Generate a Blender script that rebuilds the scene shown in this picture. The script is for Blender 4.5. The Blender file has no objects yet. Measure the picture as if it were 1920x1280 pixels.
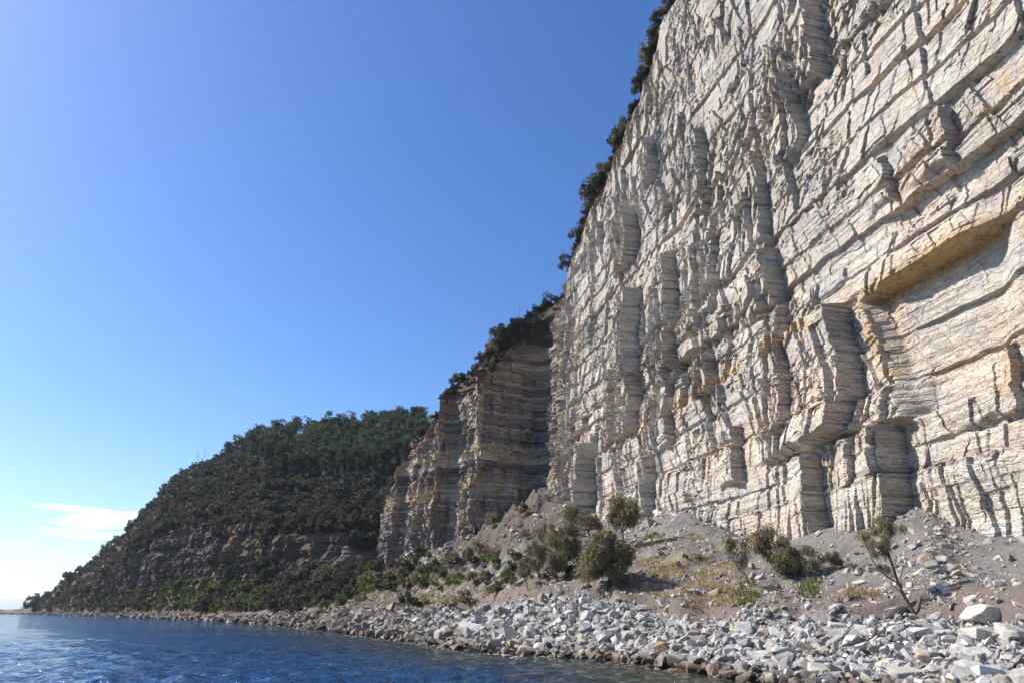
import bpy, bmesh, math, random
import numpy as np
from mathutils import Vector, Matrix, Quaternion
from mathutils.bvhtree import BVHTree

# ------------------------------------------------------------------ camera, sky, sun
scene = bpy.context.scene
col = scene.collection
CAM_H = 2.5
PITCH = math.atan(504 / 1280.0)
cam_d = bpy.data.cameras.new('camera')
cam_d.lens = 24.0
cam_d.sensor_width = 36.0
cam_d.clip_start = 0.1
cam_d.clip_end = 60000.0
cam = bpy.data.objects.new('camera', cam_d)
cam.location = (0, 0, CAM_H)
cam.rotation_euler = (math.radians(90) + PITCH, 0, 0)
col.objects.link(cam)
scene.camera = cam

SUN_AZ = math.radians(-80)      # measured from +Y towards +X
SUN_EL = math.radians(40)
S_DIR = Vector((math.sin(SUN_AZ) * math.cos(SUN_EL), math.cos(SUN_AZ) * math.cos(SUN_EL), math.sin(SUN_EL)))
world = bpy.data.worlds.new("World")
scene.world = world
world.use_nodes = True
wn = world.node_tree
wn.nodes.clear()
w_out = wn.nodes.new('ShaderNodeOutputWorld')
w_bg = wn.nodes.new('ShaderNodeBackground')
w_sky = wn.nodes.new('ShaderNodeTexSky')
w_sky.sky_type = 'NISHITA'
w_sky.sun_disc = False
w_sky.sun_elevation = SUN_EL
w_sky.sun_rotation = SUN_AZ
w_sky.air_density = 1.0
w_sky.dust_density = 0.75
w_sky.ozone_density = 5.0
w_bg.inputs['Strength'].default_value = 0.118
w_hs = wn.nodes.new('ShaderNodeHueSaturation')
w_hs.inputs['Saturation'].default_value = 1.18
w_hs.inputs['Hue'].default_value = 0.508
wn.links.new(w_sky.outputs[0], w_hs.inputs['Color'])
# two thin cloud sheets low over the sea, by compass direction and height
w_tc = wn.nodes.new('ShaderNodeTexCoord')
w_sep = wn.nodes.new('ShaderNodeSeparateXYZ')
wn.links.new(w_tc.outputs['Generated'], w_sep.inputs[0])
def w_math(op, a, b=None):
    n = wn.nodes.new('ShaderNodeMath'); n.operation = op
    for k, v in enumerate((a, b)):
        if v is None: continue
        if isinstance(v, (int, float)): n.inputs[k].default_value = v
        else: wn.links.new(v, n.inputs[k])
    return n.outputs[0]
w_az = w_math('ARCTAN2', w_sep.outputs['X'], w_sep.outputs['Y'])
w_cmb = wn.nodes.new('ShaderNodeCombineXYZ')
wn.links.new(w_math('MULTIPLY', w_az, 5.0), w_cmb.inputs[0]); wn.links.new(w_math('MULTIPLY', w_sep.outputs['Z'], 42.0), w_cmb.inputs[1])
w_nz = wn.nodes.new('ShaderNodeTexNoise'); w_nz.inputs['Scale'].default_value = 1.3; w_nz.inputs['Detail'].default_value = 7; w_nz.inputs['Distortion'].default_value = 0.9
wn.links.new(w_cmb.outputs[0], w_nz.inputs['Vector'])
def w_blob(az, el, raz, rel, gain, top):
    a = w_math('DIVIDE', w_math('SUBTRACT', w_az, az), raz); b = w_math('DIVIDE', w_math('SUBTRACT', w_sep.outputs['Z'], el), rel)
    d = w_math('SQRT', w_math('ADD', w_math('MULTIPLY', a, a), w_math('MULTIPLY', b, b)))
    f = w_math('SUBTRACT', w_nz.outputs['Fac'], w_math('MULTIPLY', d, 0.42))
    return w_math('MINIMUM', w_math('MAXIMUM', w_math('MULTIPLY', w_math('SUBTRACT', f, 0.16), gain), 0.0), top)
w_c = w_math('MAXIMUM', w_blob(-0.545, 0.100, 0.080, 0.026, 4.0, 0.8), w_blob(-0.66, 0.024, 0.16, 0.016, 3.0, 0.5))
w_mix = wn.nodes.new('ShaderNodeMix'); w_mix.data_type = 'RGBA'
w_mix.inputs[7].default_value = (7.6, 7.7, 8.0, 1)
wn.links.new(w_c, w_mix.inputs[0]); wn.links.new(w_hs.outputs[0], w_mix.inputs[6])
wn.links.new(w_mix.outputs[2], w_bg.inputs['Color'])
wn.links.new(w_bg.outputs[0], w_out.inputs['Surface'])

sun_d = bpy.data.lights.new('sun', 'SUN')
sun_d.energy = 5.0
sun_d.angle = math.radians(0.5)
sun_d.color = (1.0, 0.93, 0.84)
sun = bpy.data.objects.new('sun', sun_d)
sun.rotation_euler = S_DIR.to_track_quat('Z', 'Y').to_euler()
sun.location = (-60, 20, 120)
col.objects.link(sun)

scene.view_settings.view_transform = 'Standard'
scene.view_settings.look = 'None'
scene.view_settings.exposure = 0.72
scene.view_settings.gamma = 1.0

# ------------------------------------------------------------------ helpers
rng = np.random.default_rng(11)
random.seed(7)
CP, SP = math.cos(PITCH), math.sin(PITCH)

def ray(px, py):
    """direction per unit y of the photo pixel (1920 x 1280): returns x/y, z/y"""
    u = (px - 960) / 1280.0
    v = (640 - py) / 1280.0
    y = CP - v * SP
    z = SP + v * CP
    return u / y, z / y

def at(px, py, Y):
    a, b = ray(px, py)
    return np.array([a * Y, Y, CAM_H + b * Y])

def on_water(px, py):
    a, b = ray(px, py)
    Y = -CAM_H / b
    return np.array([a * Y, Y, 0.0])

def project(x, y, z):
    d = y * CP + (z - CAM_H) * SP
    d = np.maximum(d, 0.01)
    u = x / d
    v = (-y * SP + (z - CAM_H) * CP) / d
    return 960 + u * 1280, 640 - v * 1280

def h32(*a):
    h = np.zeros(np.broadcast(*a).shape, dtype=np.uint32) + np.uint32(0x9E3779B9)
    for q in a:
        q = np.asarray(q).astype(np.int64).astype(np.uint32)
        h = (h ^ q) * np.uint32(0x85EBCA6B)
        h ^= h >> np.uint32(13)
        h = h * np.uint32(0xC2B2AE35)
        h ^= h >> np.uint32(16)
    return h.astype(np.float64) / 4294967295.0

def vn(x, y, seed=0):
    xi = np.floor(x); yi = np.floor(y)
    fx = x - xi; fy = y - yi
    fx = fx * fx * (3 - 2 * fx); fy = fy * fy * (3 - 2 * fy)
    s = np.int64(seed)
    a = h32(xi, yi, s); b = h32(xi + 1, yi, s)
    c = h32(xi, yi + 1, s); d = h32(xi + 1, yi + 1, s)
    return (a + (b - a) * fx) * (1 - fy) + (c + (d - c) * fx) * fy - 0.5

def fbm(x, y, seed=0, oct=4, gain=0.5):
    r = 0; a = 1.0
    for o in range(oct):
        r = r + a * vn(x * 2 ** o + 17.3 * o, y * 2 ** o - 9.1 * o, seed + o)
        a *= gain
    return r

def sstep(a, b, x):
    t = np.clip((x - a) / (b - a), 0, 1)
    return t * t * (3 - 2 * t)

def mesh_np(name, V, F, mat=None, attrs=None, smooth=False):
    V = np.asarray(V, dtype=np.float32); F = np.asarray(F, dtype=np.int32)
    m = bpy.data.meshes.new(name)
    k = F.shape[1]
    m.vertices.add(len(V)); m.vertices.foreach_set('co', V.ravel())
    m.loops.add(F.size); m.loops.foreach_set('vertex_index', F.ravel())
    m.polygons.add(len(F))
    m.polygons.foreach_set('loop_start', np.arange(0, F.size, k, dtype=np.int32))
    m.polygons.foreach_set('use_smooth', np.full(len(F), smooth, dtype=bool))
    if attrs:
        for an, (dom, arr) in attrs.items():
            arr = np.asarray(arr, dtype=np.float32)
            if arr.ndim == 1:
                at_ = m.attributes.new(an, 'FLOAT', dom); at_.data.foreach_set('value', arr)
            else:
                if arr.shape[1] == 3:
                    arr = np.hstack([arr, np.ones((len(arr), 1), np.float32)])
                at_ = m.attributes.new(an, 'FLOAT_COLOR', dom); at_.data.foreach_set('color', arr.ravel())
    m.update(calc_edges=True)
    if mat: m.materials.append(mat)
    return m

def grid_faces(nr, nc):
    i = np.arange(nr - 1)[:, None] * nc + np.arange(nc - 1)[None, :]
    i = i.ravel()
    return np.stack([i, i + 1, i + nc + 1, i + nc], 1)

def link(name, mesh, parent=None, kind=None, label=None, cat=None, group=None):
    o = bpy.data.objects.new(name, mesh)
    col.objects.link(o)
    if parent: o.parent = parent
    if kind: o['kind'] = kind
    if label: o['label'] = label
    if cat: o['category'] = cat
    if group: o['group'] = group
    return o

def tag(o, label, cat, group=None):
    o['label'] = label; o['category'] = cat
    if group: o['group'] = group

# ------------------------------------------------------------------ materials
def new_mat(name, rough=0.9, spec=0.3):
    m = bpy.data.materials.new(name)
    m.use_nodes = True
    nt = m.node_tree
    b = nt.nodes['Principled BSDF']
    b.inputs['Roughness'].default_value = rough
    b.inputs['Specular IOR Level'].default_value = spec
    return m, nt, b

def N(nt, t, **kw):
    n = nt.nodes.new(t)
    for k, v in kw.items():
        if k.startswith('i_'):
            n.inputs[k[2:].replace('_', ' ')].default_value = v
        else:
            setattr(n, k, v)
    return n

def coords(nt, scale=(1, 1, 1), obj=False):
    if obj:
        g = N(nt, 'ShaderNodeTexCoord'); o = g.outputs['Object']
    else:
        g = N(nt, 'ShaderNodeNewGeometry'); o = g.outputs['Position']
    mp = N(nt, 'ShaderNodeMapping')
    mp.inputs['Scale'].default_value = scale
    nt.links.new(o, mp.inputs['Vector'])
    return mp.outputs[0]

def noise(nt, vec, scale, detail=4, rough=0.6, dist=0.0):
    n = N(nt, 'ShaderNodeTexNoise')
    n.inputs['Scale'].default_value = scale
    n.inputs['Detail'].default_value = detail
    n.inputs['Roughness'].default_value = rough
    n.inputs['Distortion'].default_value = dist
    nt.links.new(vec, n.inputs['Vector'])
    return n.outputs['Fac']

def ramp(nt, fac, stops):
    r = N(nt, 'ShaderNodeValToRGB')
    e = r.color_ramp.elements
    while len(e) < len(stops): e.new(0.5)
    for k, (p, c) in enumerate(stops):
        e[k].position = p
        e[k].color = (c, c, c, 1) if isinstance(c, (int, float)) else (*c, 1)
    nt.links.new(fac, r.inputs['Fac'])
    return r.outputs['Color']

def mix(nt, fac, a, b, mode='MIX'):
    n = N(nt, 'ShaderNodeMix', data_type='RGBA', blend_type=mode)
    def put(sock, v):
        if isinstance(v, (int, float)): sock.default_value = v
        elif isinstance(v, tuple): sock.default_value = (*v, 1)
        else: nt.links.new(v, sock)
    put(n.inputs[0], fac); put(n.inputs[6], a); put(n.inputs[7], b)
    return n.outputs[2]

def math_(nt, op, a, b=None, c=None):
    n = N(nt, 'ShaderNodeMath', operation=op)
    for k, v in enumerate((a, b, c)):
        if v is None: continue
        if isinstance(v, (int, float)): n.inputs[k].default_value = v
        else: nt.links.new(v, n.inputs[k])
    return n.outputs[0]

def bump(nt, h, dist, strength=1.0, normal=None):
    n = N(nt, 'ShaderNodeBump')
    n.inputs['Strength'].default_value = strength
    n.inputs['Distance'].default_value = dist
    nt.links.new(h, n.inputs['Height'])
    if normal is not None: nt.links.new(normal, n.inputs['Normal'])
    return n.outputs[0]

def attr(nt, name, out='Color'):
    n = N(nt, 'ShaderNodeAttribute', attribute_name=name)
    return n.outputs[out]

# layered cliff rock: base pigment comes from the 'pig' attribute (beds, stains)
def cliff_material():
    m, nt, b = new_mat('cliff_rock', 0.92, 0.15)
    pig = attr(nt, 'pig')
    fine = noise(nt, coords(nt, (0.5, 0.5, 6.0)), 1.3, 5, 0.65, 0.4)      # thin bedding
    lam = noise(nt, coords(nt, (0.25, 0.25, 2.2)), 1.0, 4, 0.6, 0.6)
    blot = noise(nt, coords(nt), 0.35, 5, 0.6)
    grit = noise(nt, coords(nt), 4.0, 4, 0.7)
    c = mix(nt, 1.0, pig, ramp(nt, fine, [(0.28, 0.62), (0.42, 0.92), (0.6, 1.0), (0.75, 1.12)]), 'MULTIPLY')
    c = mix(nt, 1.0, c, ramp(nt, lam, [(0.3, 0.85), (0.5, 1.0), (0.7, 1.06)]), 'MULTIPLY')
    c = mix(nt, ramp(nt, blot, [(0.42, 0.0), (0.62, 0.55)]), c,
            mix(nt, 1.0, c, (0.80, 0.86, 0.93), 'MULTIPLY'))
    c = mix(nt, 1.0, c, ramp(nt, grit, [(0.3, 0.86), (0.7, 1.08)]), 'MULTIPLY')
    prt = noise(nt, coords(nt, (0.30, 0.30, 2.6)), 0.9, 6, 0.55, 0.08)
    prl = ramp(nt, prt, [(0.0, 1.0), (0.40, 1.0), (0.412, 0.5), (0.424, 1.0), (0.508, 1.0), (0.516, 0.65), (0.524, 1.0), (0.60, 1.0), (0.61, 0.5), (0.62, 1.0)])
    c = mix(nt, 1.0, c, prl, 'MULTIPLY')
    nt.links.new(c, b.inputs['Base Color'])
    h = mix(nt, 0.45, fine, noise(nt, coords(nt, (1.6, 1.6, 3.5)), 1.4, 6, 0.7, 0.3))
    n1 = bump(nt, h, 0.45, 0.6)
    vor = N(nt, 'ShaderNodeTexVoronoi', feature='DISTANCE_TO_EDGE')
    vor.inputs['Scale'].default_value = 0.7
    dm = N(nt, 'ShaderNodeVectorMath', operation='ADD')
    nz = N(nt, 'ShaderNodeTexNoise'); nz.inputs['Scale'].default_value = 0.6
    nt.links.new(coords(nt), nz.inputs['Vector'])
    nt.links.new(coords(nt, (1, 1, 1.6)), dm.inputs[0]); nt.links.new(nz.outputs['Color'], dm.inputs[1])
    nt.links.new(dm.outputs[0], vor.inputs['Vector'])
    n1 = bump(nt, prl, 0.12, 0.8, n1)
    n2 = bump(nt, ramp(nt, vor.outputs['Distance'], [(0.0, 0.0), (0.06, 1.0)]), 0.10, 0.7, n1)
    nt.links.new(n2, b.inputs['Normal'])
    return m

def ground_material(name, c1, c2, c3, bs=0.12):
    m, nt, b = new_mat(name, 0.95, 0.1)
    n1 = noise(nt, coords(nt), 0.25, 5, 0.6)
    n2 = noise(nt, coords(nt), 3.5, 6, 0.75)
    c = mix(nt, ramp(nt, n1, [(0.35, 0.0), (0.65, 1.0)]), c1, c2)
    c = mix(nt, ramp(nt, n2, [(0.52, 0.0), (0.70, 0.8)]), c, c3)
    pig = attr(nt, 'pig')
    pa = N(nt, 'ShaderNodeAttribute', attribute_name='pigf')
    c = mix(nt, pa.outputs['Fac'], c, pig)
    c = mix(nt, 1.0, c, ramp(nt, noise(nt, coords(nt), 9.0, 4, 0.8), [(0.3, 0.7), (0.7, 1.25)]), 'MULTIPLY')
    nt.links.new(c, b.inputs['Base Color'])
    nt.links.new(bump(nt, noise(nt, coords(nt), 2.2, 8, 0.75), bs * 2.5, 0.8), b.inputs['Normal'])
    return m

def stone_material(name):
    """tint = object colour x (per-face 'tint' attribute where the mesh has one)"""
    m, nt, b = new_mat(name, 0.85, 0.25)
    oi = N(nt, 'ShaderNodeObjectInfo')
    rnd = oi.outputs['Random']
    ta = N(nt, 'ShaderNodeAttribute', attribute_name='tint')
    c = mix(nt, 1.0, oi.outputs['Color'], ta.outputs['Color'], 'MULTIPLY')
    tc = N(nt, 'ShaderNodeTexCoord').outputs['Object']
    n1 = noise(nt, tc, 2.5, 5, 0.65, 0.5)
    n2 = noise(nt, tc, 14.0, 4, 0.7)
    c = mix(nt, 1.0, c, ramp(nt, n1, [(0.28, (0.62, 0.62, 0.65)), (0.5, (0.96, 0.95, 0.93)), (0.75, (1.08, 1.05, 0.98))]), 'MULTIPLY')
    c = mix(nt, 1.0, c, ramp(nt, n2, [(0.3, 0.85), (0.7, 1.08)]), 'MULTIPLY')
    # wet, weed-stained rock close above the sea
    g = N(nt, 'ShaderNodeNewGeometry')
    sx = N(nt, 'ShaderNodeSeparateXYZ'); nt.links.new(g.outputs['Position'], sx.inputs[0])
    zz = math_(nt, 'ADD', sx.outputs['Z'], math_(nt, 'MULTIPLY', math_(nt, 'SUBTRACT', noise(nt, coords(nt), 1.2, 4), 0.5), 0.7))
    wet = N(nt, 'ShaderNodeMapRange')
    wet.inputs['From Min'].default_value = 0.50; wet.inputs['From Max'].default_value = 0.22
    nt.links.new(zz, wet.inputs['Value'])
    c = mix(nt, wet.outputs[0], c, mix(nt, 1.0, c, (0.34, 0.27, 0.19), 'MULTIPLY'))
    nt.links.new(c, b.inputs['Base Color'])
    rr = mix(nt, wet.outputs[0], (0.88,) * 3, (0.35,) * 3)
    nt.links.new(rr, b.inputs['Roughness'])
    hb = mix(nt, 0.5, noise(nt, tc, 5.0, 6, 0.7), noise(nt, coords(nt, (1, 1, 3)), 6.0, 4, 0.6))
    nt.links.new(bump(nt, hb, 0.08, 0.7), b.inputs['Normal'])
    return m

def leaf_material(name, c1, c2, c3, trans=0.25):
    m, nt, b = new_mat(name, 0.75, 0.2)
    la = N(nt, 'ShaderNodeAttribute', attribute_name='lv')
    oi = N(nt, 'ShaderNodeObjectInfo')
    r2 = math_(nt, 'ADD', math_(nt, 'MULTIPLY', oi.outputs['Random'], 0.45), math_(nt, 'MULTIPLY', la.outputs['Fac'], 0.7))
    c = ramp(nt, r2, [(0.1, c1), (0.55, c2), (1.0, c3)])
    nt.links.new(c, b.inputs['Base Color'])
    tr = N(nt, 'ShaderNodeBsdfTranslucent')
    nt.links.new(c, tr.inputs['Color'])
    ms = N(nt, 'ShaderNodeMixShader'); ms.inputs[0].default_value = trans
    nt.links.new(b.outputs[0], ms.inputs[1]); nt.links.new(tr.outputs[0], ms.inputs[2])
    nt.links.new(ms.outputs[0], nt.nodes['Material Output'].inputs['Surface'])
    return m

def bark_material(name, c1, c2):
    m, nt, b = new_mat(name, 0.9, 0.1)
    n = noise(nt, coords(nt, (4, 4, 1)), 2.5, 5, 0.7)
    nt.links.new(ramp(nt, n, [(0.35, c1), (0.65, c2)]), b.inputs['Base Color'])
    nt.links.new(bump(nt, n, 0.03, 0.8), b.inputs['Normal'])
    return m

M_CLIFF = cliff_material()
M_TALUS = ground_material('talus_gravel', (0.145, 0.135, 0.127), (0.20, 0.188, 0.178), (0.27, 0.25, 0.23))
M_BEACH = ground_material('beach_gravel', (0.20, 0.18, 0.16), (0.27, 0.25, 0.23), (0.10, 0.09, 0.08))
M_HEAD = ground_material('headland_soil', (0.085, 0.07, 0.052), (0.12, 0.095, 0.07), (0.06, 0.052, 0.038), 0.3)
M_STONE = stone_material('boulder_stone')
M_OAK = leaf_material('sheoak_foliage', (0.075, 0.068, 0.036), (0.165, 0.145, 0.08), (0.26, 0.225, 0.13))
M_DARK = leaf_material('scrub_foliage', (0.024, 0.028, 0.019), (0.052, 0.054, 0.036), (0.10, 0.092, 0.060))
M_GUM = leaf_material('gum_foliage', (0.022, 0.034, 0.016), (0.045, 0.065, 0.028), (0.085, 0.11, 0.05))
M_GREEN = leaf_material('green_foliage', (0.035, 0.055, 0.018), (0.08, 0.115, 0.035), (0.14, 0.17, 0.055))
M_GRASS_G = leaf_material('green_grass', (0.07, 0.085, 0.028), (0.14, 0.155, 0.05), (0.24, 0.24, 0.09))
M_UNDER = leaf_material('undergrowth_foliage', (0.05, 0.06, 0.022), (0.12, 0.14, 0.045), (0.22, 0.23, 0.08))
M_GRASS_D = leaf_material('dry_grass', (0.26, 0.20, 0.10), (0.40, 0.32, 0.18), (0.50, 0.42, 0.26))
M_BARK = bark_material('dark_bark', (0.045, 0.035, 0.028), (0.12, 0.10, 0.085))
M_PALE = bark_material('pale_bark', (0.25, 0.23, 0.20), (0.5, 0.47, 0.42))

# ------------------------------------------------------------------ cliff plan line
PLAN = np.array([(48.1, -15), (7.2, 142.2), (6.6, 159), (-8.5, 150.5), (-15.5, 161.5), (-18.5, 160),
                 (-27.5, 174), (-30.0, 173.5), (-37.0, 193), (-22, 218), (10, 242)], float)
seg = np.linalg.norm(np.diff(PLAN, axis=0), axis=1)
cum = np.concatenate([[0], np.cumsum(seg)])
S_TOT = cum[-1]
_ss = np.linspace(0, S_TOT, 4000)
_px = np.interp(_ss, cum, PLAN[:, 0]); _py = np.interp(_ss, cum, PLAN[:, 1])
def _sm(a, w):
    k = np.ones(w) / w
    return np.convolve(np.pad(a, w // 2, mode='edge'), k, mode='same')[w // 2: w // 2 + len(a)]
_px = _sm(_px, 19); _py = _sm(_py, 19)
_tx = _sm(np.gradient(_px), 51); _ty = _sm(np.gradient(_py), 51)
_l = np.hypot(_tx, _ty); _tx /= _l; _ty /= _l
BAT = 0.06
def plan_at(s):
    return (np.interp(s, _ss, _px), np.interp(s, _ss, _py), np.interp(s, _ss, _tx), np.interp(s, _ss, _ty))
# outward (seaward) normal = (-ty, tx)*(-1)?  path runs away from camera, sea is on its left
def cliff_pt(s, z, D=0.0, E=0.0):
    x, y, tx, ty = plan_at(s)
    nx, ny = -ty, tx
    off = D - BAT * z
    return x + nx * off + tx * E, y + ny * off + ty * E
def pix2sz(px, py, smax=None):
    """photo pixel -> (s, z) on the undisplaced cliff (first hit)"""
    a, b = ray(px, py)
    s = _ss if smax is None else _ss[_ss < smax]
    z = np.zeros_like(s) + 10.0
    for _ in range(6):
        x, y = cliff_pt(s, z)
        z = CAM_H + b * y
    x, y = cliff_pt(s, z)
    f = x - a * y
    idx = np.where((np.sign(f[1:]) != np.sign(f[:-1])) & (y[1:] > 5))[0]
    if len(idx) == 0: return None
    i = idx[0]
    t = f[i] / (f[i] - f[i + 1])
    ss = s[i] + t * (s[i + 1] - s[i]); zz = z[i] + t * (z[i + 1] - z[i])
    return ss, zz
SA = cum[1]      # end of the near straight face
H_pts = [(0, 96), (60, 96)]
for p in [(1240, 0), (1215, 110), (1180, 200), (1130, 320), (1085, 420), (1064, 480), (1052, 500)]:
    r = pix2sz(*p, smax=SA + 1)
    if r: H_pts.append(r)
H_pts += [(SA + 1, H_pts[-1][1] - 1), (cum[2], 68), (cum[3], 56), (cum[4], 54), (cum[5], 52), (cum[6], 44), (cum[7], 40), (cum[8], 33), (cum[9], 33), (S_TOT, 34)]
H_pts.sort()
H_s = np.array([p[0] for p in H_pts]); H_z = np.array([p[1] for p in H_pts])
def Htop(s): return np.interp(s, H_s, H_z)
print('H', [(round(a, 1), round(b, 1)) for a, b in H_pts])

# ------------------------------------------------------------------ shore / talus stations
def A(px, py):
    s, z = pix2sz(px, py, smax=SA + 1)
    x, y = cliff_pt(s, z)
    return (x, y, z)
def toe(px, py, Y): return tuple(at(px, py, Y))
st = [  # water, toe, top
    ((20, -26, 0), (31, -20, 2.2), (47, -14, 6)),
    ((15.5, 4, 0), (25, 10, 2.2), (40, 15, 6.5)),
    ((11.5, 17, 0), toe(1920, 1180, 30), A(1915, 1012)),
    (on_water(1390, 1279), toe(1720, 1164, 35), A(1725, 962)),
    (on_water(1310, 1262), toe(1500, 1168, 39), A(1560, 1000)),
    (on_water(1190, 1246), toe(1330, 1166, 44), A(1410, 1008)),
    (on_water(1070, 1235), toe(1210, 1147, 49), A(1270, 962)),
    (on_water(960, 1228), toe(1110, 1118, 55), A(1185, 980)),
    (on_water(850, 1215), toe(1000, 1130, 62), A(1105, 965)),
    (on_water(730, 1198), toe(880, 1150, 76), (6.6, 158, 29)),
    (on_water(640, 1186), toe(760, 1146, 97), (-10.0, 152, 16)),
    (on_water(530, 1173), toe(680, 1142, 120), (-20, 163, 14)),
    (on_water(440, 1166), toe(600, 1150, 142), (-34.5, 187, 14)),
    (on_water(320, 1160), toe(400, 1156, 196), (-60.0, 225, 14)),
    (on_water(250, 1157), toe(300, 1152, 262), (-100, 290, 8)),
    (on_water(150, 1154), toe(160, 1149, 420), (-230, 450, 4)),
    (on_water(60, 1151.5), toe(60, 1148, 560), (-380, 590, 3)),
]
ST = np.array([[list(map(float, r)) for r in row] for row in st])     # (K, 3, 3)
# add an underwater row seaward and an inside row behind the cliff
wv = ST[:, 0] - ST[:, 1]; wv[:, 2] = 0
wv /= np.linalg.norm(wv, axis=1)[:, None]
under = ST[:, 0] + wv * 8; under[:, 2] = -3.2
tv = ST[:, 2] - ST[:, 1]; tvn = tv / np.linalg.norm(tv[:, :2], axis=1)[:, None]
inside = ST[:, 2] + tvn * 5
mid1 = ST[:, 1] * 0.72 + ST[:, 2] * 0.28; mid1[:, 2] -= (ST[:, 2, 2] - ST[:, 1, 2]) * 0.05
mid2 = ST[:, 1] * 0.40 + ST[:, 2] * 0.60; mid2[:, 2] -= (ST[:, 2, 2] - ST[:, 1, 2]) * 0.07
bm_ = ST[:, 0] * 0.5 + ST[:, 1] * 0.5; bm_[:, 2] -= 0.05
ROWS = np.stack([under, ST[:, 0], bm_, ST[:, 1], mid1, mid2, ST[:, 2], inside], 1)   # rows 0..7
def catmull(P, t):
    """P (K, ...) at float index t (n,) -> (n, ...)"""
    K = len(P)
    i = np.clip(np.floor(t).astype(int), 0, K - 2); f = (t - i)
    f = f.reshape(f.shape + (1,) * (P.ndim - 1))
    p0 = P[np.clip(i - 1, 0, K - 1)]; p1 = P[i]; p2 = P[i + 1]; p3 = P[np.clip(i + 2, 0, K - 1)]
    return 0.5 * (2 * p1 + (p2 - p0) * f + (2 * p0 - 5 * p1 + 4 * p2 - p3) * f * f + (3 * p1 - p0 - 3 * p2 + p3) * f ** 3)
def shore(a, b):
    """a = station index, b = row index (both float arrays) -> displaced ground point (n,3)"""
    a = np.asarray(a, float); b = np.asarray(b, float)
    R = catmull(ROWS, a)                                  # (n, 8, 3)
    i = np.clip(np.floor(b).astype(int), 0, 6); f = (b - i)[:, None]
    n = np.arange(len(a))
    P = R[n, i] * (1 - f) + R[n, i + 1] * f
    x, y = P[:, 0], P[:, 1]
    tal = sstep(3.0, 3.4, b)
    dist = np.hypot(x, y)
    g = fbm(x / 7, y / 7, 5, 4) * 1.6 + fbm(x / 1.6, y / 1.6, 9, 3) * 0.35
    # small erosion gullies running down the slope
    gul = np.abs(vn(a * 6.5 + 0.2 * vn(a * 20, b * 2, 3), b * 0.25, 21)) * 2
    z = P[:, 2] + tal * (g * 0.75 - (1 - gul) * 0.5 * sstep(8.3, 9.5, a) * 1.4)
    rec = sstep(8.2, 9.0, a) * (1 - sstep(11.5, 12.5, a)) * sstep(3.8, 4.8, b)
    z = z + rec * (1.6 - np.abs(vn(x / 4.5 + y / 9, y / 14 - x / 20, 33)) * 7 + fbm(x / 1.3, y / 1.3, 34, 3) * .9)
    # the little eroded bank above the beach
    bank = sstep(3.02, 3.10, b + 0.25 * vn(x / 2.0, y / 2.0, 31)) * 0.7 * (1 - sstep(9, 11, a))
    z = z + bank * (1 - sstep(3.3, 4.5, b))
    bch = (1 - tal) * sstep(1.0, 1.7, b)
    z = z + bch * (fbm(x / 2.6, y / 2.6, 41, 4) * 0.45) * np.clip(dist / 50, 0.7, 1.6)
    P = P.copy(); P[:, 2] = z
    return P

def nonuni(n, lo, hi, dens):
    t = np.linspace(lo, hi, 4000); w = dens(t); c = np.cumsum(w); c = (c - c[0]) / (c[-1] - c[0])
    return np.interp(np.linspace(0, 1, n), c, t)

def pig_of(x, y, z, a, b):
    """colour patches on the talus: dry-grass soil and reddish earth"""
    px, py = project(x, y, z)
    f = np.zeros(len(x)); c = np.zeros((len(x), 3)) + np.array([0.24, 0.20, 0.15])
    nz = fbm(x / 3, y / 3, 77, 4)
    gold = sstep(-0.05, 0.25, nz) * sstep(1190, 1230, px) * (1 - sstep(1370, 1460, px)) * sstep(1010, 1030, py) * (1 - sstep(1135, 1150, py))
    grn = sstep(-0.1, 0.2, nz) * sstep(560, 640, px) * (1 - sstep(930, 1080, px)) * sstep(1060, 1090, py)
    f = np.maximum(gold * 0.7, grn * 0.5)
    c[grn > gold] = (0.22, 0.20, 0.09)
    c[gold >= grn] = (0.27, 0.22, 0.13)
    brn = (1 - sstep(3.3, 3.9, b)) * sstep(2.9, 3.05, b)
    c[brn > f] = (0.17, 0.135, 0.115); f = np.maximum(f, brn * 0.8)
    # darker brown-grey mudstone debris towards the recessed cliff
    far = sstep(7.0, 8.6, a) * sstep(3.7, 4.6, b + .6 * fbm(x / 4, y / 4, 78, 3))
    c[far > f] = (0.105, 0.086, 0.072); f = np.maximum(f, far * 0.95)
    return c, f

def build_shore(name, b0, b1, nr, nc, mat, label):
    aa = nonuni(nc, 0.0, 16.0, lambda t: np.where(t < 1.6, 0.4, np.where(t > 12, 0.6, 1.0)))
    bb = np.linspace(b0, b1, nr)
    Ag, Bg = np.meshgrid(aa, bb)
    P = shore(Ag.ravel(), Bg.ravel())
    c, f = pig_of(P[:, 0], P[:, 1], P[:, 2], Ag.ravel(), Bg.ravel())
    if b1 <= 3.01: f[:] = 0
    m = mesh_np(name, P, grid_faces(nr, nc), mat, {'pig': ('POINT', c), 'pigf': ('POINT', f)}, True)
    return link(name, m, kind='structure', label=label)

build_shore('beach', 0.0, 3.0, 120, 1000, M_BEACH, 'gravel bed beneath the pale boulders along the shore')
build_shore('scree_slope', 3.0, 7.0, 360, 1300, M_TALUS, 'grey brown scree slope between the beach and the cliff foot')
# coarse copy in memory for placing things by where they stand
_a = np.linspace(0, 16, 420); _b = np.linspace(0, 7, 150)
_Ag, _Bg = np.meshgrid(_a, _b)
_P = shore(_Ag.ravel(), _Bg.ravel())
_Fc = grid_faces(150, 420)
BVH_SHORE = BVHTree.FromPolygons([tuple(map(float, p)) for p in _P], [tuple(map(int, f)) for f in _Fc])

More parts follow.
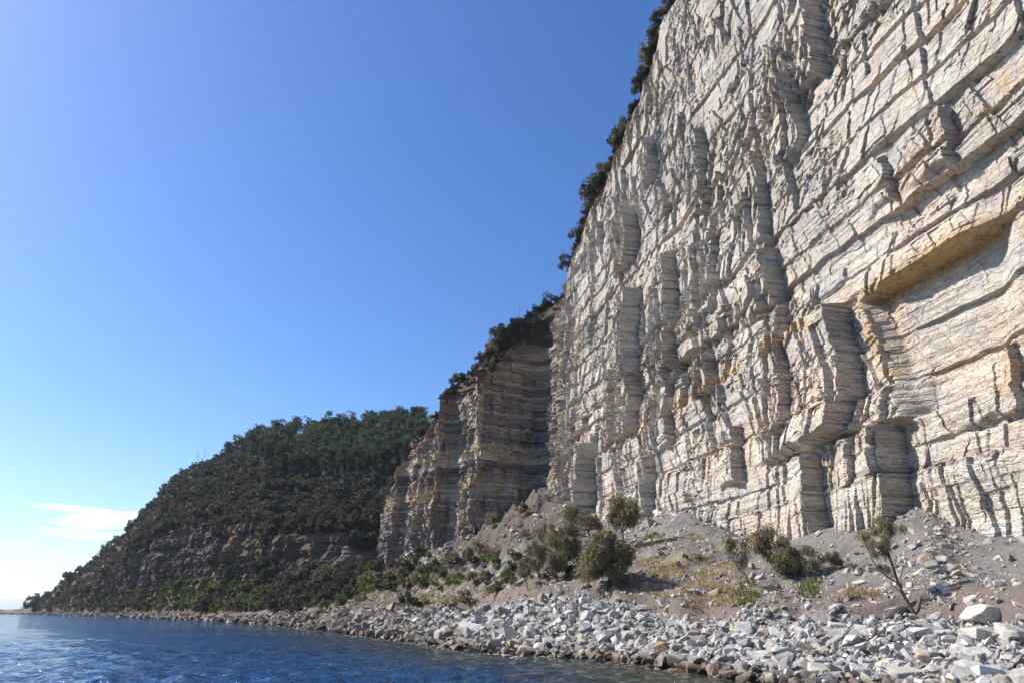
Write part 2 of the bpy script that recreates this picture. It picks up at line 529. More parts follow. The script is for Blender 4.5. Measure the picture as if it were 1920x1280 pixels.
# ------------------------------------------------------------------ the cliff
class Beds:
    def __init__(s, seed, mn, mx):
        r = np.random.default_rng(seed)
        t = np.exp(r.uniform(math.log(mn), math.log(mx), 4000))
        s.c = np.cumsum(t) - 12.0
        s.r = r.uniform(0, 1, 4001)
    def __call__(s, z):
        i = np.searchsorted(s.c, z)
        lo = s.c[np.maximum(i - 1, 0)]; hi = s.c[np.minimum(i, 3999)]
        return i, (z - lo) / np.maximum(hi - lo, 1e-6), s.r[i]

def cells(s, w, row, seed, jit=0.7):
    """jittered joint cells along the face: returns id, fraction within the cell"""
    u = s / w + h32(row, np.int64(seed)) * 57.0
    k = np.floor(u)
    b0 = k + (h32(k, row, np.int64(seed + 1)) - 0.5) * jit
    b1 = k + 1 + (h32(k + 1, row, np.int64(seed + 1)) - 0.5) * jit
    bm1 = k - 1 + (h32(k - 1, row, np.int64(seed + 1)) - 0.5) * jit
    b2 = k + 2 + (h32(k + 2, row, np.int64(seed + 1)) - 0.5) * jit
    lo = np.where(u < b0, bm1, np.where(u > b1, b1, b0))
    hi = np.where(u < b0, b0, np.where(u > b1, b2, b1))
    kid = np.where(u < b0, k - 1, np.where(u > b1, k + 1, k))
    return kid, (u - lo) / (hi - lo)

WALLS = [  # px, py of the wall's foot line on screen, z-range by py (top, bottom), width px, return length
    (1585, 650, 565, 800, 70, 16), (1688, 900, 800, 1010, 78, 12), (1192, 600, 535, 690, 46, 10),
    (1187, 430, 385, 480, 38, 9), (1262, 600, 470, 705, 36, 9), (1452, 520, 470, 565, 50, 9),
    (1333, 700, 665, 730, 34, 6), (1108, 890, 825, 990, 55, 7),
    (1478, 690, 570, 800, 30, 7), (1255, 790, 690, 830, 25, 7), (1435, 420, 300, 470, 30, 8),
    (1545, 930, 850, 1010, 55, 9), (1335, 480, 400, 560, 22, 7), (1385, 850, 800, 900, 30, 6),
    (1775, 250, 190, 290, 38, 6), (1535, 80, 0, 130, 55, 9), (1320, 320, 240, 380, 24, 7),
    (1225, 300, 260, 330, 25, 6), (1900, 700, 650, 760, 30, 7), (1190, 780, 700, 800, 40, 8),
    (1215, 900, 850, 960, 26, 6), (1500, 200, 130, 260, 30, 8), (1150, 760, 690, 830, 22, 6),
    (1665, 330, 290, 370, 24, 5), (1790, 930, 860, 990, 10, 4), (1845, 930, 850, 1000, 12, 4), (1740, 940, 900, 1000, 10, 4),
]

def build_cliff():
    NS, NZ = 1500, 1250
    sg = np.linspace(0, S_TOT, 6000)
    x, y, tx, ty = plan_at(sg)
    d = np.hypot(x, y)
    th = np.arctan2(x, y)
    w = np.abs(np.gradient(th, sg)) + 0.30 / d
    w = np.where(sg < 42 * 1.0334, 0.10 * w, w)
    w = np.where(sg > cum[8], 0.2 * w, w)
    c = np.cumsum(w); c = (c - c[0]) / (c[-1] - c[0])
    s1 = np.interp(np.linspace(0, 1, NS), c, sg)
    x, y, tx, ty = plan_at(s1)
    d = np.maximum(np.hypot(x, y), 25)
    H = Htop(s1) + 0.8 * vn(s1 / 4, s1 * 0, 3) + 1.6 * vn(s1 / 11, s1 * 0, 4)
    zb = 1.0
    zv = np.minimum(H, 4 + np.maximum(y, 25) * 1.20)
    v = np.linspace(0, 1, NZ)[:, None]
    vis = np.minimum(v / 0.94, 1.0); rest = np.clip((v - 0.94) / 0.06, 0, 1)
    full = (zv >= H - 0.01)
    visf = np.where(full[None, :], v, vis)
    ph0 = np.arctan(zb / d); ph1 = np.arctan(zv / d)
    # blend of uniform height and uniform angle
    Z = 0.5 * (d * np.tan(ph0 + (ph1 - ph0) * visf)) + 0.5 * (zb + (zv - zb) * visf)
    Z = Z + np.where(full[None, :], 0, rest * (H - zv)[None, :])
    S = np.broadcast_to(s1[None, :], Z.shape)
    shp = Z.shape
    s = S.ravel(); z = Z.ravel()
    x0, y0 = cliff_pt(s, z)
    px, py = project(x0, y0, z)
    isA = 1 - sstep(SA - 1, SA + 2, s)
    # gentle undulation of the beds
    zz = z + (0.12 + 0.38 * isA) * fbm(s / 14, z / 14, 2, 2) + 0.12 * vn(s / 2.2, z / 2.2, 5)
    sw = s + 0.6 * fbm(s / 6, z / 5, 8, 3) + 0.05 * z        # joints wander
    # roughness regions
    smooth_low = 1 - sstep(8, 13, zz - 1.5 * vn(s / 6, s * 0, 60))
    R = 0.75 + 0.9 * fbm(s / 16, z / 12, 14, 2)
    slab = isA * sstep(0, 1, 1) * sstep(0, 25, px - (1600 + (py - 570) * 0.43)) * sstep(16.5, 17.0, zz) * (1 - sstep(28.8, 29.1, zz))
    R = np.clip(R, 0.35, 1.4) * (1 - 0.55 * smooth_low) * (1 - 0.55 * slab)
    calm = isA * sstep(1650, 1720, px) * (1 - sstep(26, 30, zz))
    R = R * (1 - 0.5 * calm)
    R = np.where(isA < 0.5, R * 1.3, R)
    D = np.zeros_like(s); E = np.zeros_like(s)
    # L0 buttresses
    i0, f0, r0 = Beds(1, 14, 30)(zz + 1.5 * vn(s / 9, s * 0, 70))
    k, f = cells(sw, 13, i0, 100)
    D += R * ((h32(k, i0, 7) * 1.3) * (0.5 - f) * 0.9 + (h32(k, i0, 9) - .5) * 0.6)
    i1, f1, r1 = Beds(2, 4, 11)(zz + 0.8 * vn(s / 4, s * 0, 71))
    shr = (h32(i1, 77) - .5) * 1.1
    k1, f = cells(sw + shr * z, 4.8, i1, 110)
    a1 = h32(k1, i1, 8)
    D += R * ((a1 ** 2 * 1.5) * (0.5 - f) + (h32(k1, i1, 10) - .5) * 0.55)
    # protruding foot of some blocks: they lean out towards the top (overhangs) or back
    D += R * (f1 - 0.5) * (h32(k1, i1, 12) - 0.35) * 0.9
    i2, f2, r2 = Beds(3, 1.2, 4.2)(zz + 0.35 * vn(s / 1.7, s * 0, 72))
    k2, f = cells(sw + 0.3 * vn(s / .8, z / .6, 73) + (h32(i2, 78) - .5) * 1.6 * z, 2.0, i2, 120)
    D += R * (((h32(k2, i2, 8) - .25) * 0.7) * (0.5 - f) + (h32(k2, i2, 10) - .5) * 0.5 + (f2 - .5) * (h32(k2, i2, 12) - 0.35) * 0.6)
    E += (h32(k2, i2, 14) - .5) * 0.2
    B3 = Beds(4, 0.22, 1.3)
    i3, f3, r3 = B3(zz)
    wid = 0.8 + 1.5 * h32(i3, np.int64(5))
    k3, f = cells(sw + (h32(i3, 79) - .5) * 1.8 * z, wid, i3, 130)
    lm = 0.16 + 1.0 * sstep(-0.15, 0.3, fbm(s / 5, z / 3.5, 61, 2))
    lm = lm * (1 - 0.5 * calm)
    D += R * lm * ((h32(k3, i3, 8) * 0.34) * (0.5 - f) + (h32(k3, i3, 10) - .5) * 0.30) * (1 - 0.6 * smooth_low)
    D += (r3 - 0.5) * 0.08 * lm * (1 - 0.7 * smooth_low)
    kb, fb = cells(s + 0.4 * fbm(s / 2, z / 3, 82, 2), 1.8, i1, 180)
    D += (1 - isA) * ((h32(kb, i1, 8) - .5) * 1.5 + (h32(kb, i2, 9) - .5) * 0.8 + (h32(kb, i3, 7) - .5) * 0.45 + fbm(s / 1.5, z / 1.5, 83, 3) * 0.6)
    E += (h32(k3, i3, 14) - .5) * 0.13 + (r3 - .5) * 0.06
    i4, f4, r4 = Beds(5, 0.10, 0.32)(zz)
    D += lm * ((r4 - .5) * 0.04 + (h32(np.floor(sw / 0.7 + 9 * r4), i4, 3) - .5) * 0.10)
    E += (r4 - .5) * 0.04
    # vertical flutes near the foot of the near cliff
    fl = cells(s + 0.15 * z + 0.5 * fbm(s / 2, z / 5, 90, 2), 1.25, np.zeros_like(i1) + 3, 140)
    D += smooth_low * isA * ((h32(fl[0], 4) - .5) * 0.5 + (0.5 - fl[1]) * h32(fl[0], 5) * 0.6)
    # named beds
    def bed(zc, th, dep, ragged=0.25):
        q = zz + ragged * vn(s / 1.3, s * 0 + zc, 33)
        return dep * sstep(zc - th / 2 - .08, zc - th / 2 + .02, q) * (1 - sstep(zc + th / 2 - .02, zc + th / 2 + .08, q))
    n_r = 0.4 + 0.6 * sstep(-0.2, 0.2, vn(s / 9, s * 0, 34))
    for zc, th, dp in [(41.3, 1.3, -1.2), (34.0, 2.2, -1.3), (48.5, 0.8, -.7), (56, 1.2, -.9), (64, .7, -.8), (72, 1.0, -.8), (24.5, .5, -.5),
                       (20.3, .35, -.45), (37.3, .6, -.6), (45, .4, -.5), (52.3, .5, -.6), (60.5, .6, -.6), (31.2, .5, -.5), (14.3, .35, -.35)]:
        D += bed(zc, th, dp) * n_r * (0.15 + 0.85 * isA)
    # slab recessed under the ochre bed, the ochre bed juts over it
    slab = slab * (1 - 0.8 * sstep(1830, 1900, px))
    D += -1.9 * slab
    lip = isA * sstep(28.9, 29.1, zz) * (1 - sstep(29.2, 33.5, zz))
    D += lip * 0.9 * sstep(1600, 1680, px) * (1 - sstep(1800, 1870, px))
    D += isA * sstep(16.7, 16.9, zz) * (1 - sstep(17.2, 23, zz)) * 1.1 * sstep(1420, 1500, px) * (1 - sstep(1690, 1720, px))
    D += isA * (1 - sstep(12.4, 12.55, zz)) * sstep(8, 12, zz) * 0.8 * sstep(1700, 1760, px)
    # the camera-facing walls seen in the photo
    for (wx, wy, t_, b_, wpx, ln) in WALLS:
        r = pix2sz(wx, wy, smax=SA + 1)
        if r is None: continue
        s0, z0 = r
        x_, y_ = cliff_pt(s0, z0)
        dist = y_ * CP + (z0 - CAM_H) * SP
        amp = wpx / 1280.0 * dist * 0.72
        ztop = CAM_H + ray(wx, t_)[1] * y_; zbot = CAM_H + ray(wx, b_)[1] * y_
        e_ = 0.5 * vn(z / 1.3, z * 0 + wx, 200) + 0.25 * (r3 - .5)
        q = (s - s0 - e_) / ln
        saw = np.where((q > 0) & (q < 1), 1 - q, 0)
        win = sstep(zbot - .6, zbot, zz + .8 * vn(s / 1.2, s * 0, 201)) * (1 - sstep(ztop - 0.3, ztop + .3, zz + .8 * vn(s / 1.5, s * 0, 202)))
        D += amp * saw * win
        # and eat slightly into the face just before the wall
        q2 = (s0 + e_ - s) / (ln * 0.35)
        D -= 0.25 * amp * np.where((q2 > 0) & (q2 < 1), 1 - q2, 0) * win
    D -= 0.3
    endr = sstep(SA - 14, SA - 2, s) * isA
    kc, fc = cells(sw + shr * z, 2.6, i1, 190)
    D += endr * ((h32(kc, i1, 3) - .6) * 2.2 + (0.5 - fc) * 1.0)
    # recessed part: ribs and gullies low down
    low = (1 - isA) * (1 - sstep(22, 34, z))
    D += low * (np.abs(vn(s / 5, z / 30, 300)) * 5 - 0.6 + (34 - z).clip(0) * 0.05)
    D += (1 - isA) * ((h32(np.floor((s + .3 * vn(z / 2, z * 0, 9)) / 6), 77) - .5) * 1.2)
    # top rim recedes and rounds off
    Hs = np.interp(s, s1, H)
    D -= sstep(-5, 0, z - Hs) * 1.4
    D += 0.035 * fbm(s / 0.5, z / 0.4, 400, 3)
    X, Y = cliff_pt(s, z, D, E)
    zj = z + 0.03 * (h32(np.arange(len(z))) - .5)
    V = np.stack([X, Y, zj], 1)
    # ---- pigment
    i5, f5, r5 = Beds(8, 0.5, 2.6)(zz)
    pal = np.array([(0.56, 0.50, 0.42), (0.50, 0.47, 0.42), (0.58, 0.54, 0.47), (0.50, 0.44, 0.36), (0.44, 0.43, 0.415), (0.57, 0.51, 0.43)]) * np.array([1.01, 0.985, 0.955])
    ci = (r5 * 5.99).astype(int)
    C = pal[ci]
    blk = pal[(h32(k2, i2, 50) * 5.99).astype(int)]
    C = C * 0.45 + blk * 0.55
    big = fbm(s / 9, z / 7, 55, 3)
    C = C * (1 + 0.25 * big[:, None])
    # thin dark mudstone partings
    dk = ((r4 < 0.16) & (vn(s / 5, z / 2, 56) > -0.1))
    C[dk] *= 0.62
    tan = sstep(0.0, 0.4, fbm(s / 6, z / 5, 57, 3)) * (0.3 + 0.7 * sstep(60, 20, z))
    C = C * (1 - 0.5 * tan[:, None]) + np.array([0.58, 0.455, 0.35]) * 0.5 * tan[:, None]
    # ochre bed
    och = 0.75 * np.exp(-((zz - 28.9) / 0.55) ** 2) * sstep(-0.05, 0.35, fbm(s / 3.5, z / 3, 58, 3)) * isA
    och = np.maximum(och, np.exp(-((zz - 28.8) / 0.8) ** 2) * sstep(1570, 1640, px) * (1 - 0.7 * sstep(1830, 1880, px)))
    stain = np.exp(-((px - (1600 + (py - 570) * 0.43)) / 22) ** 2) * sstep(540, 570, py) * (1 - sstep(690, 720, py)) * sstep(-0.2, 0.2, fbm(s / 1.0, z / 1.5, 59, 3)) * isA
    stain = np.maximum(stain, 0.7 * np.exp(-((px - 1890) / 16) ** 2) * sstep(655, 670, py) * (1 - sstep(735, 750, py)))
    stain = np.maximum(stain, 0.8 * np.exp(-((px - 1873) / 12) ** 2 - ((py - 150) / 22) ** 2))
    och = np.clip(np.maximum(och * 0.8, stain * 0.75), 0, 1)[:, None]
    C = C * (1 - och) + np.array([0.56, 0.36, 0.14]) * och
    # brown banded rock of the recess and the rusty rim below the bushes
    tone = sstep(SA - 4, SA + 6, s + 3 * vn(z / 4, z * 0, 66))
    bp = np.array([(0.27, 0.21, 0.16), (0.33, 0.27, 0.20), (0.20, 0.165, 0.14), (0.36, 0.29, 0.20), (0.24, 0.20, 0.175), (0.40, 0.33, 0.24)])
    Cb = bp[(r5 * 5.99).astype(int)] * (0.75 + 0.5 * r4[:, None])
    Cb = Cb * 1.4 * (1 + 0.3 * big[:, None])
    gr = (1 - sstep(16, 24, z + 4 * vn(s / 4, z / 4, 67)))[:, None] * 0.7
    Cb = Cb * (1 - gr) + np.array([0.27, 0.235, 0.22]) * gr
    C = C * (1 - tone[:, None]) + Cb * tone[:, None]
    rim = sstep(-9, -1, z - Hs + 4 * vn(s / 3, z / 3, 68))[:, None] * 0.75
    C = C * (1 - rim) + np.array([0.26, 0.175, 0.115]) * rim
    C = np.clip(C, 0.02, 0.75)
    m = mesh_np('cliff', V, grid_faces(NZ, NS), M_CLIFF, {'pig': ('POINT', C)}, False)
    link('cliff', m, kind='structure', label='tall pale cliff of layered sandstone and siltstone')
    return s1, H, V.reshape(NZ, NS, 3)[-1]

s_top, H_top, rim_pts = build_cliff()

# plateau behind the rim: rises inland under the scrub
def build_plateau():
    n = 700
    idx = np.linspace(0, len(s_top) - 1, n).astype(int)
    E0 = rim_pts[idx].astype(float); ss = s_top[idx]
    x, y, tx, ty = plan_at(ss)
    inx, iny = ty, -tx
    # inland direction kept steady through the corners
    inx = np.interp(ss, [0, SA, cum[3], S_TOT], [0.968, 0.96, 0.75, 0.75]); iny = np.interp(ss, [0, SA, cum[3], S_TOT], [0.25, 0.28, 0.66, 0.66])
    rise = np.interp(ss, [0, SA - 10, SA, cum[2], cum[2] + 9, cum[3], cum[5], S_TOT], [3, 3, 8, 15, 14, 13, 12, 4])
    rows = []
    for d, f in [(-0.6, -0.08), (1.5, 0.15), (5, 0.5), (10, 0.9), (16, 1.2), (30, 1.5), (70, 1.9)]:
        P = E0.copy(); k = d
        P[:, 0] += inx * k; P[:, 1] += iny * k; P[:, 2] += rise * f
        if d > 4: 
            for q in range(3): P[:, q] = _sm(P[:, q], 21 if d < 12 else 41)
        rows.append(P)
    R = np.array(rows)
    t = np.linspace(0, len(rows) - 1, 60)
    i = np.clip(np.floor(t).astype(int), 0, len(rows) - 2); f = (t - i)[:, None, None]
    G = R[i] * (1 - f) + R[i + 1] * f
    G[1:, :, 2] += fbm(G[1:, :, 0] / 3, G[1:, :, 1] / 3, 500, 3) * 1.2 - 0.2
    V = G.reshape(-1, 3)
    m = mesh_np('clifftop_slope', V, grid_faces(60, n), M_HEAD, None, True)
    link('clifftop_slope', m, kind='structure', label='brown earth slope under the scrub above the cliff rim')
    return R, ss
PLAT, PLAT_S = build_plateau()

# ------------------------------------------------------------------ headland
HC = [  # px, then (py, depth) of: toe, cliff base, cliff top, ridge
    (58, (1150, 562), (1146, 566), (1140, 570), (1132, 590)),
    (120, (1152, 490), (1136, 500), (1120, 508), (1094, 560)),
    (180, (1154, 390), (1122, 408), (1092, 420), (1048, 530)),
    (225, (1155, 330), (1110, 350), (1056, 361), (1004, 510)),
    (262, (1156, 290), (1098, 315), (1024, 325), (962, 500)),
    (320, (1157, 243), (1090, 272), (992, 283), (896, 480)),
    (360, (1158, 222), (1086, 252), (984, 262), (872, 465)),
    (400, (1159, 205), (1084, 237), (984, 247), (856, 455)),
    (440, (1160, 190), (1085, 222), (980, 232), (834, 447)),
    (480, (1161, 178), (1086, 210), (978, 221), (812, 440)),
    (560, (1161, 155), (1086, 195), (998, 204), (800, 430)),
    (650, (1160, 146), (1078, 188), (992, 198), (790, 420)),
    (720, (1150, 150), (1066, 192), (996, 205), (782, 410)),
    (790, (1140, 160), (1050, 202), (982, 217), (776, 400)),
    (900, (1120, 170), (1040, 215), (970, 230), (775, 400)),
]
def build_headland():
    K = len(HC); R = np.zeros((K, 10, 3))
    for i, (px, t_, b_, c_, r_) in enumerate(HC):
        r_ = (r_[0] + float(np.interp(px, [300, 420, 800], [0, 9, 15])), r_[1])
        P = [at(px, *t_), at(px, *b_), at(px, *c_), None, None, None, at(px, *r_)]
        rd, cd = r_[1], c_[1]
        for j, (fd, fp) in enumerate([(0.10, 0.22), (0.34, 0.55), (0.66, 0.84)]):
            P[3 + j] = at(px, c_[0] + (r_[0] - c_[0]) * fp, cd + (rd - cd) * fd)
        u = at(px, *t_); u[2] = -4; u[:2] *= 0.985
        back1 = P[6] + np.array([5, 30, -3.0]); back2 = P[6] + np.array([20, 160, -50.0])
        P[0][2] = max(P[0][2], 0.3)
        R[i] = np.array([u] + P + [back1, back2])
    nc, nr = 760, 420
    t = np.linspace(0, K - 1, nc)
    G = catmull(R, t)                                      # (nc, 10, 3)
    rt = nonuni(nr, 0, 9, lambda q: np.where(q < 1, .5, np.where(q < 3, 2.0, np.where(q > 7, .4, 1.0))))
    i = np.clip(np.floor(rt).astype(int), 0, 8); f = (rt - i)
    P = G[:, i, :] * (1 - f)[None, :, None] + G[:, i + 1, :] * f[None, :, None]    # (nc, nr, 3)
    P = P.transpose(1, 0, 2).copy()
    T, RT = np.meshgrid(t, rt)
    x, y, z = P[..., 0], P[..., 1], P[..., 2]
    sc = sstep(0.0, 3.0, T) * 0.8 + 0.2
    # outward direction (towards the sea / camera)
    ox, oy = -0.55, -0.83
    RB = RT + 0.35 * fbm(T * 3, RT * 1.5, 630, 3)
    band = sstep(1.75, 2.0, RB) * (1 - sstep(3.0, 3.35, RB))
    along = x * 0.83 - y * 0.55
    gul = -np.abs(vn(along / 17 + .4 * vn(z / 9, z * 0, 4), z * 0, 600)) * 9 - np.abs(vn(along / 5 + .3 * vn(z / 4, z * 0, 5), z / 40, 601)) * 6 + 5 - np.abs(vn(along / 1.7 + .3 * vn(z / 3, z * 0, 5), z / 9, 602)) * 3 + fbm(along / 2, z / 2, 603, 3) * 1.2
    _, _, rq = Beds(21, 0.5, 2.2)(z + 0.4 * vn(along / 8, z * 0, 5))
    kq, fq = cells(along, 3.0, np.floor(z / 5), 30)
    gul = gul + (rq - .5) * 1.3 + (h32(kq, np.floor(z / 5), 6) - .5) * 2.2 + (.5 - fq) * 1.2
    slope = sstep(3.0, 4.0, RT) * (1 - sstep(6.8, 7.2, RT))
    broad = fbm(x / 60, y / 60, 610, 3) * 16 * slope + fbm(x / 14, y / 14, 611, 3) * 3 * slope
    d = gul * band * sc + 0
    P[..., 0] += ox * d; P[..., 1] += oy * d
    P[..., 2] += (broad + fbm(x / 8, y / 8, 612, 3) * 1.5 * sstep(1.0, 1.5, RT) * (1 - band)) * sc
    # the dark gully that runs up between headland and cliff
    V = P.reshape(-1, 3)
    bp = np.array([(0.22, 0.165, 0.125), (0.27, 0.20, 0.145), (0.17, 0.14, 0.12), (0.30, 0.23, 0.16), (0.21, 0.155, 0.125)])
    _, _, r = Beds(20, 1.0, 4)(P[..., 2] + 0.5 * vn(along / 8, z * 0, 5))
    C = bp[(r * 4.99).astype(int)]
    st_ = sstep(0.0, 0.4, fbm(along / 6, z / 9, 620, 3))[..., None]
    C = C * (1 - .55 * st_) + np.array([0.33, 0.28, 0.24]) * .55 * st_
    rd_ = sstep(0.05, 0.4, fbm(along / 9 + 4, z / 12, 621, 3))[..., None]
    C = C * 0.6
    C = C * (1 - .5 * rd_) + np.array([0.30, 0.165, 0.09]) * .5 * rd_
    m = mesh_np('headland', V, grid_faces(nr, nc), M_HEAD, {'pig': ('POINT', C.reshape(-1, 3)), 'pigf': ('POINT', band.ravel() * .95)}, False)
    m.materials.append(M_CLIFF)
    bf = band[:-1, :-1].ravel() > 0.45
    m.polygons.foreach_set('material_index', bf.astype(np.int32))
    link('headland', m, kind='structure', label='dark bush covered headland beyond the cliff')
    Pc = P[::4, ::4].reshape(-1, 3)
    F = grid_faces(len(rt[::4]), len(t[::4]))
    return BVHTree.FromPolygons([tuple(map(float, p)) for p in Pc], [tuple(map(int, f)) for f in F])
BVH_HEAD = build_headland()

def hit(px, py, trees=None):
    a, b = ray(px, py)
    dr = Vector((a, 1, b)).normalized()
    best = None
    for t in (trees or (BVH_SHORE, BVH_HEAD)):
        r = t.ray_cast(Vector((0, 0, CAM_H)), dr, 3000)
        if r[0] is not None and (best is None or r[3] < best[1]): best = (r[0], r[3])
    return best[0] if best else None
def ground_at(x, y, trees=None):
    z = None
    for t in (trees or (BVH_SHORE,)):
        r = t.ray_cast(Vector((x, y, 300)), Vector((0, 0, -1)), 1000)
        if r[0] is not None: z = r[0].z if z is None else max(z, r[0].z)
    return z

# ------------------------------------------------------------------ rock shelf at the point
def build_shelf():
    nx_, ny_ = 420, 60
    t = np.linspace(0, 1, nx_); w = np.linspace(0, 1, ny_)
    T, W = np.meshgrid(t, w)
    a0 = at(-60, 1150, 600)[:2]; a1 = at(62, 1151, 555)[:2]; a2 = at(290, 1158, 280)[:2]
    fx = np.interp(T, [0, .35, 1], [a0[0], a1[0], a2[0]]); fy = np.interp(T, [0, .35, 1], [a0[1], a1[1], a2[1]])
    dep = np.interp(T, [0, .4, 1], [60, 45, 10])
    X = fx + W * dep * 0.5; Y = fy + W * dep
    q = X * .3 + Y * .2
    edge = sstep(0.0, 0.05, W + 0.04 * vn(T * 60, W * 0, 1)) * (1 - sstep(.93, 1, W))
    hz = 0.7 + 0.9 * sstep(.2, .25, W + .1 * vn(T * 25, W * 0, 2)) + 0.8 * sstep(.5, .53, W + .2 * vn(T * 18, W, 3)) 
    hz *= np.interp(T, [0, .2, .5, 1], [1.0, 1.15, 0.9, 0.5])
    hz = hz * 2.0
    Z = -1.5 + edge * (1.5 + hz + 0.35 * fbm(X / 5, Y / 5, 4, 3))
    V = np.stack([X, Y, Z], -1).reshape(-1, 3)
    C = np.zeros((len(V), 3)) + np.array([0.19, 0.165, 0.15])
    C[V[:, 2] < 0.9] = (0.05, 0.042, 0.035)
    m = mesh_np('rock_shelf', V, grid_faces(ny_, nx_), M_TALUS, {'pig': ('POINT', C), 'pigf': ('POINT', np.ones(len(V)))}, False)
    link('rock_shelf', m, kind='structure', label='low flat rock shelf running out to sea from the headland')
build_shelf()

# ------------------------------------------------------------------ water
def build_water():
    na, nr = 900, 900
    ang = nonuni(na, -180, 180, lambda t: np.where((t > -42) & (t < 30), 1.0, 0.06))
    rad = np.concatenate([np.exp(np.linspace(math.log(1.5), math.log(900), nr - 40)), np.exp(np.linspace(math.log(930), math.log(30000), 40))])
    An, Rd = np.meshgrid(np.radians(ang), rad)
    X = np.sin(An) * Rd; Y = np.cos(An) * Rd
    Z = np.zeros_like(X)
    r = np.random.default_rng(3)
    cell = Rd * math.log(900 / 1.5) / (nr - 40)
    for k in range(60):
        L = 10 ** r.uniform(math.log10(0.35), math.log10(3.6))
        th = math.radians(205) + r.normal(0, 0.75)
        A_ = 0.0125 * L ** 0.85 * r.uniform(.5, 1.2)
        kx, ky = math.sin(th) * 2 * math.pi / L, math.cos(th) * 2 * math.pi / L
        att = 1 - sstep(L * 0.16, L * 0.36, cell)
        phw = 2.2 * vn(X / (L * 5), Y / (L * 5), 900 + k)
        Z += A_ * att * np.sin(kx * X + ky * Y + r.uniform(0, 6.28) + phw) * (0.55 + 0.9 * (vn(X / (L * 4) + 5, Y / (L * 4), 950 + k) + .5))
    V = np.stack([X, Y, Z * 0.75], -1).reshape(-1, 3)
    m, nt, b = new_mat('sea_water', 0.08, 0.5)
    b.inputs['Base Color'].default_value = (0.010, 0.040, 0.095, 1)
    b.inputs['IOR'].default_value = 1.333
    n1 = noise(nt, coords(nt, (1, 1, 1)), 2.2, 3, 0.6)
    n2 = noise(nt, coords(nt, (0.5, 1.0, 1)), 0.9, 4, 0.6)
    nn = bump(nt, n1, 0.16, 1.0)
    nn = bump(nt, n2, 0.55, 1.0, nn)
    nt.links.new(nn, b.inputs['Normal'])
    # shallow water near the boulders is greener / browner, with the cliff's reflection painted in
    sh = attr(nt, 'shal_refl', 'Fac')
    nt.links.new(mix(nt, sh, (0.008, 0.040, 0.105), (0.030, 0.034, 0.022)), b.inputs['Base Color'])
    fo = attr(nt, 'foam', 'Fac')
    fm = math_(nt, 'MULTIPLY', fo, ramp(nt, noise(nt, coords(nt), 2.6, 5, .7), [(0.56, 0.0), (0.64, 1.0)]))
    df = N(nt, 'ShaderNodeBsdfDiffuse'); df.inputs['Color'].default_value = (.75, .78, .8, 1)
    ms = N(nt, 'ShaderNodeMixShader'); nt.links.new(fm, ms.inputs[0]); nt.links.new(b.outputs[0], ms.inputs[1]); nt.links.new(df.outputs[0], ms.inputs[2])
    nt.links.new(ms.outputs[0], nt.nodes['Material Output'].inputs['Surface'])
    wl = catmull(ROWS[:, 1], np.linspace(1, 12, 400))[:, :2]
    d = np.full(X.size, 1e9)
    xf, yf = X.ravel(), Y.ravel()
    near = (np.hypot(xf, yf) < 230)
    xn, yn = xf[near], yf[near]; dn = np.full(len(xn), 1e9)
    for p in wl[::2]:
        dn = np.minimum(dn, np.hypot(xn - p[0], yn - p[1]))
    d[near] = dn
    shal_refl = 1 - sstep(1.0, 15.0, d + 3 * vn(xf / 4, yf / 4, 8))
    foam = (1 - sstep(0.6, 2.2, d + 1.2 * vn(xf / 2, yf / 2, 9))) * sstep(-.3, .1, vn(xf / 5, yf / 5, 10))
    me = mesh_np('water', V, grid_faces(nr, na), m, {'shal_refl': ('POINT', shal_refl), 'foam': ('POINT', foam)}, True)
    link('water', me, kind='structure', label='rippled deep blue sea')
build_water()

# ------------------------------------------------------------------ stones
def rock_proto(seed, n=15, bevel=0.05, flat=(1, .8, .55), box=0.75):
    r = np.random.default_rng(seed)
    P = r.uniform(-1, 1, (n, 3))
    L = (np.abs(P) ** (2 + 5 * box)).sum(1) ** (1 / (2 + 5 * box))
    P = P / L[:, None] * r.uniform(.85, 1.0, (n, 1))
    P *= np.array(flat)
    bm = bmesh.new()
    for p in P: bm.verts.new(p)
    res = bmesh.ops.convex_hull(bm, input=bm.verts)
    bmesh.ops.delete(bm, geom=[g for g in res['geom_interior'] if isinstance(g, bmesh.types.BMVert)], context='VERTS')
    bmesh.ops.dissolve_limit(bm, angle_limit=math.radians(14), verts=bm.verts, edges=bm.edges)
    if bevel > 0:
        bmesh.ops.bevel(bm, geom=bm.edges[:], offset=bevel, offset_type='OFFSET', segments=2, profile=0.5, affect='EDGES', clamp_overlap=True)
    bmesh.ops.triangulate(bm, faces=bm.faces)
    bm.verts.ensure_lookup_table()
    V = np.array([v.co[:] for v in bm.verts]); F = np.array([[v.index for v in f.verts] for f in bm.faces])
    bm.free()
    return V, F
shapes = [(1, .8, .5), (1, .7, .6), (1, .75, .35), (1, .9, .7), (1, .55, .4), (1, .85, .6)]
PROTO_BIG = [rock_proto(50 + i, 13 + i % 5, 0.07, shapes[i % 6]) for i in range(14)]
PROTO_SM = [rock_proto(150 + i, 11 + i % 3, 0.0, shapes[i % 6]) for i in range(14)]
PROTO_MD = [rock_proto(250 + i, 12 + i % 4, 0.09, shapes[i % 6]) for i in range(14)]
BIG_MESH = []
for i, (V, F) in enumerate(PROTO_BIG):
    BIG_MESH.append(mesh_np('boulder', V, F, M_STONE, {'tint': ('FACE', np.ones((len(F), 3)))}, False))

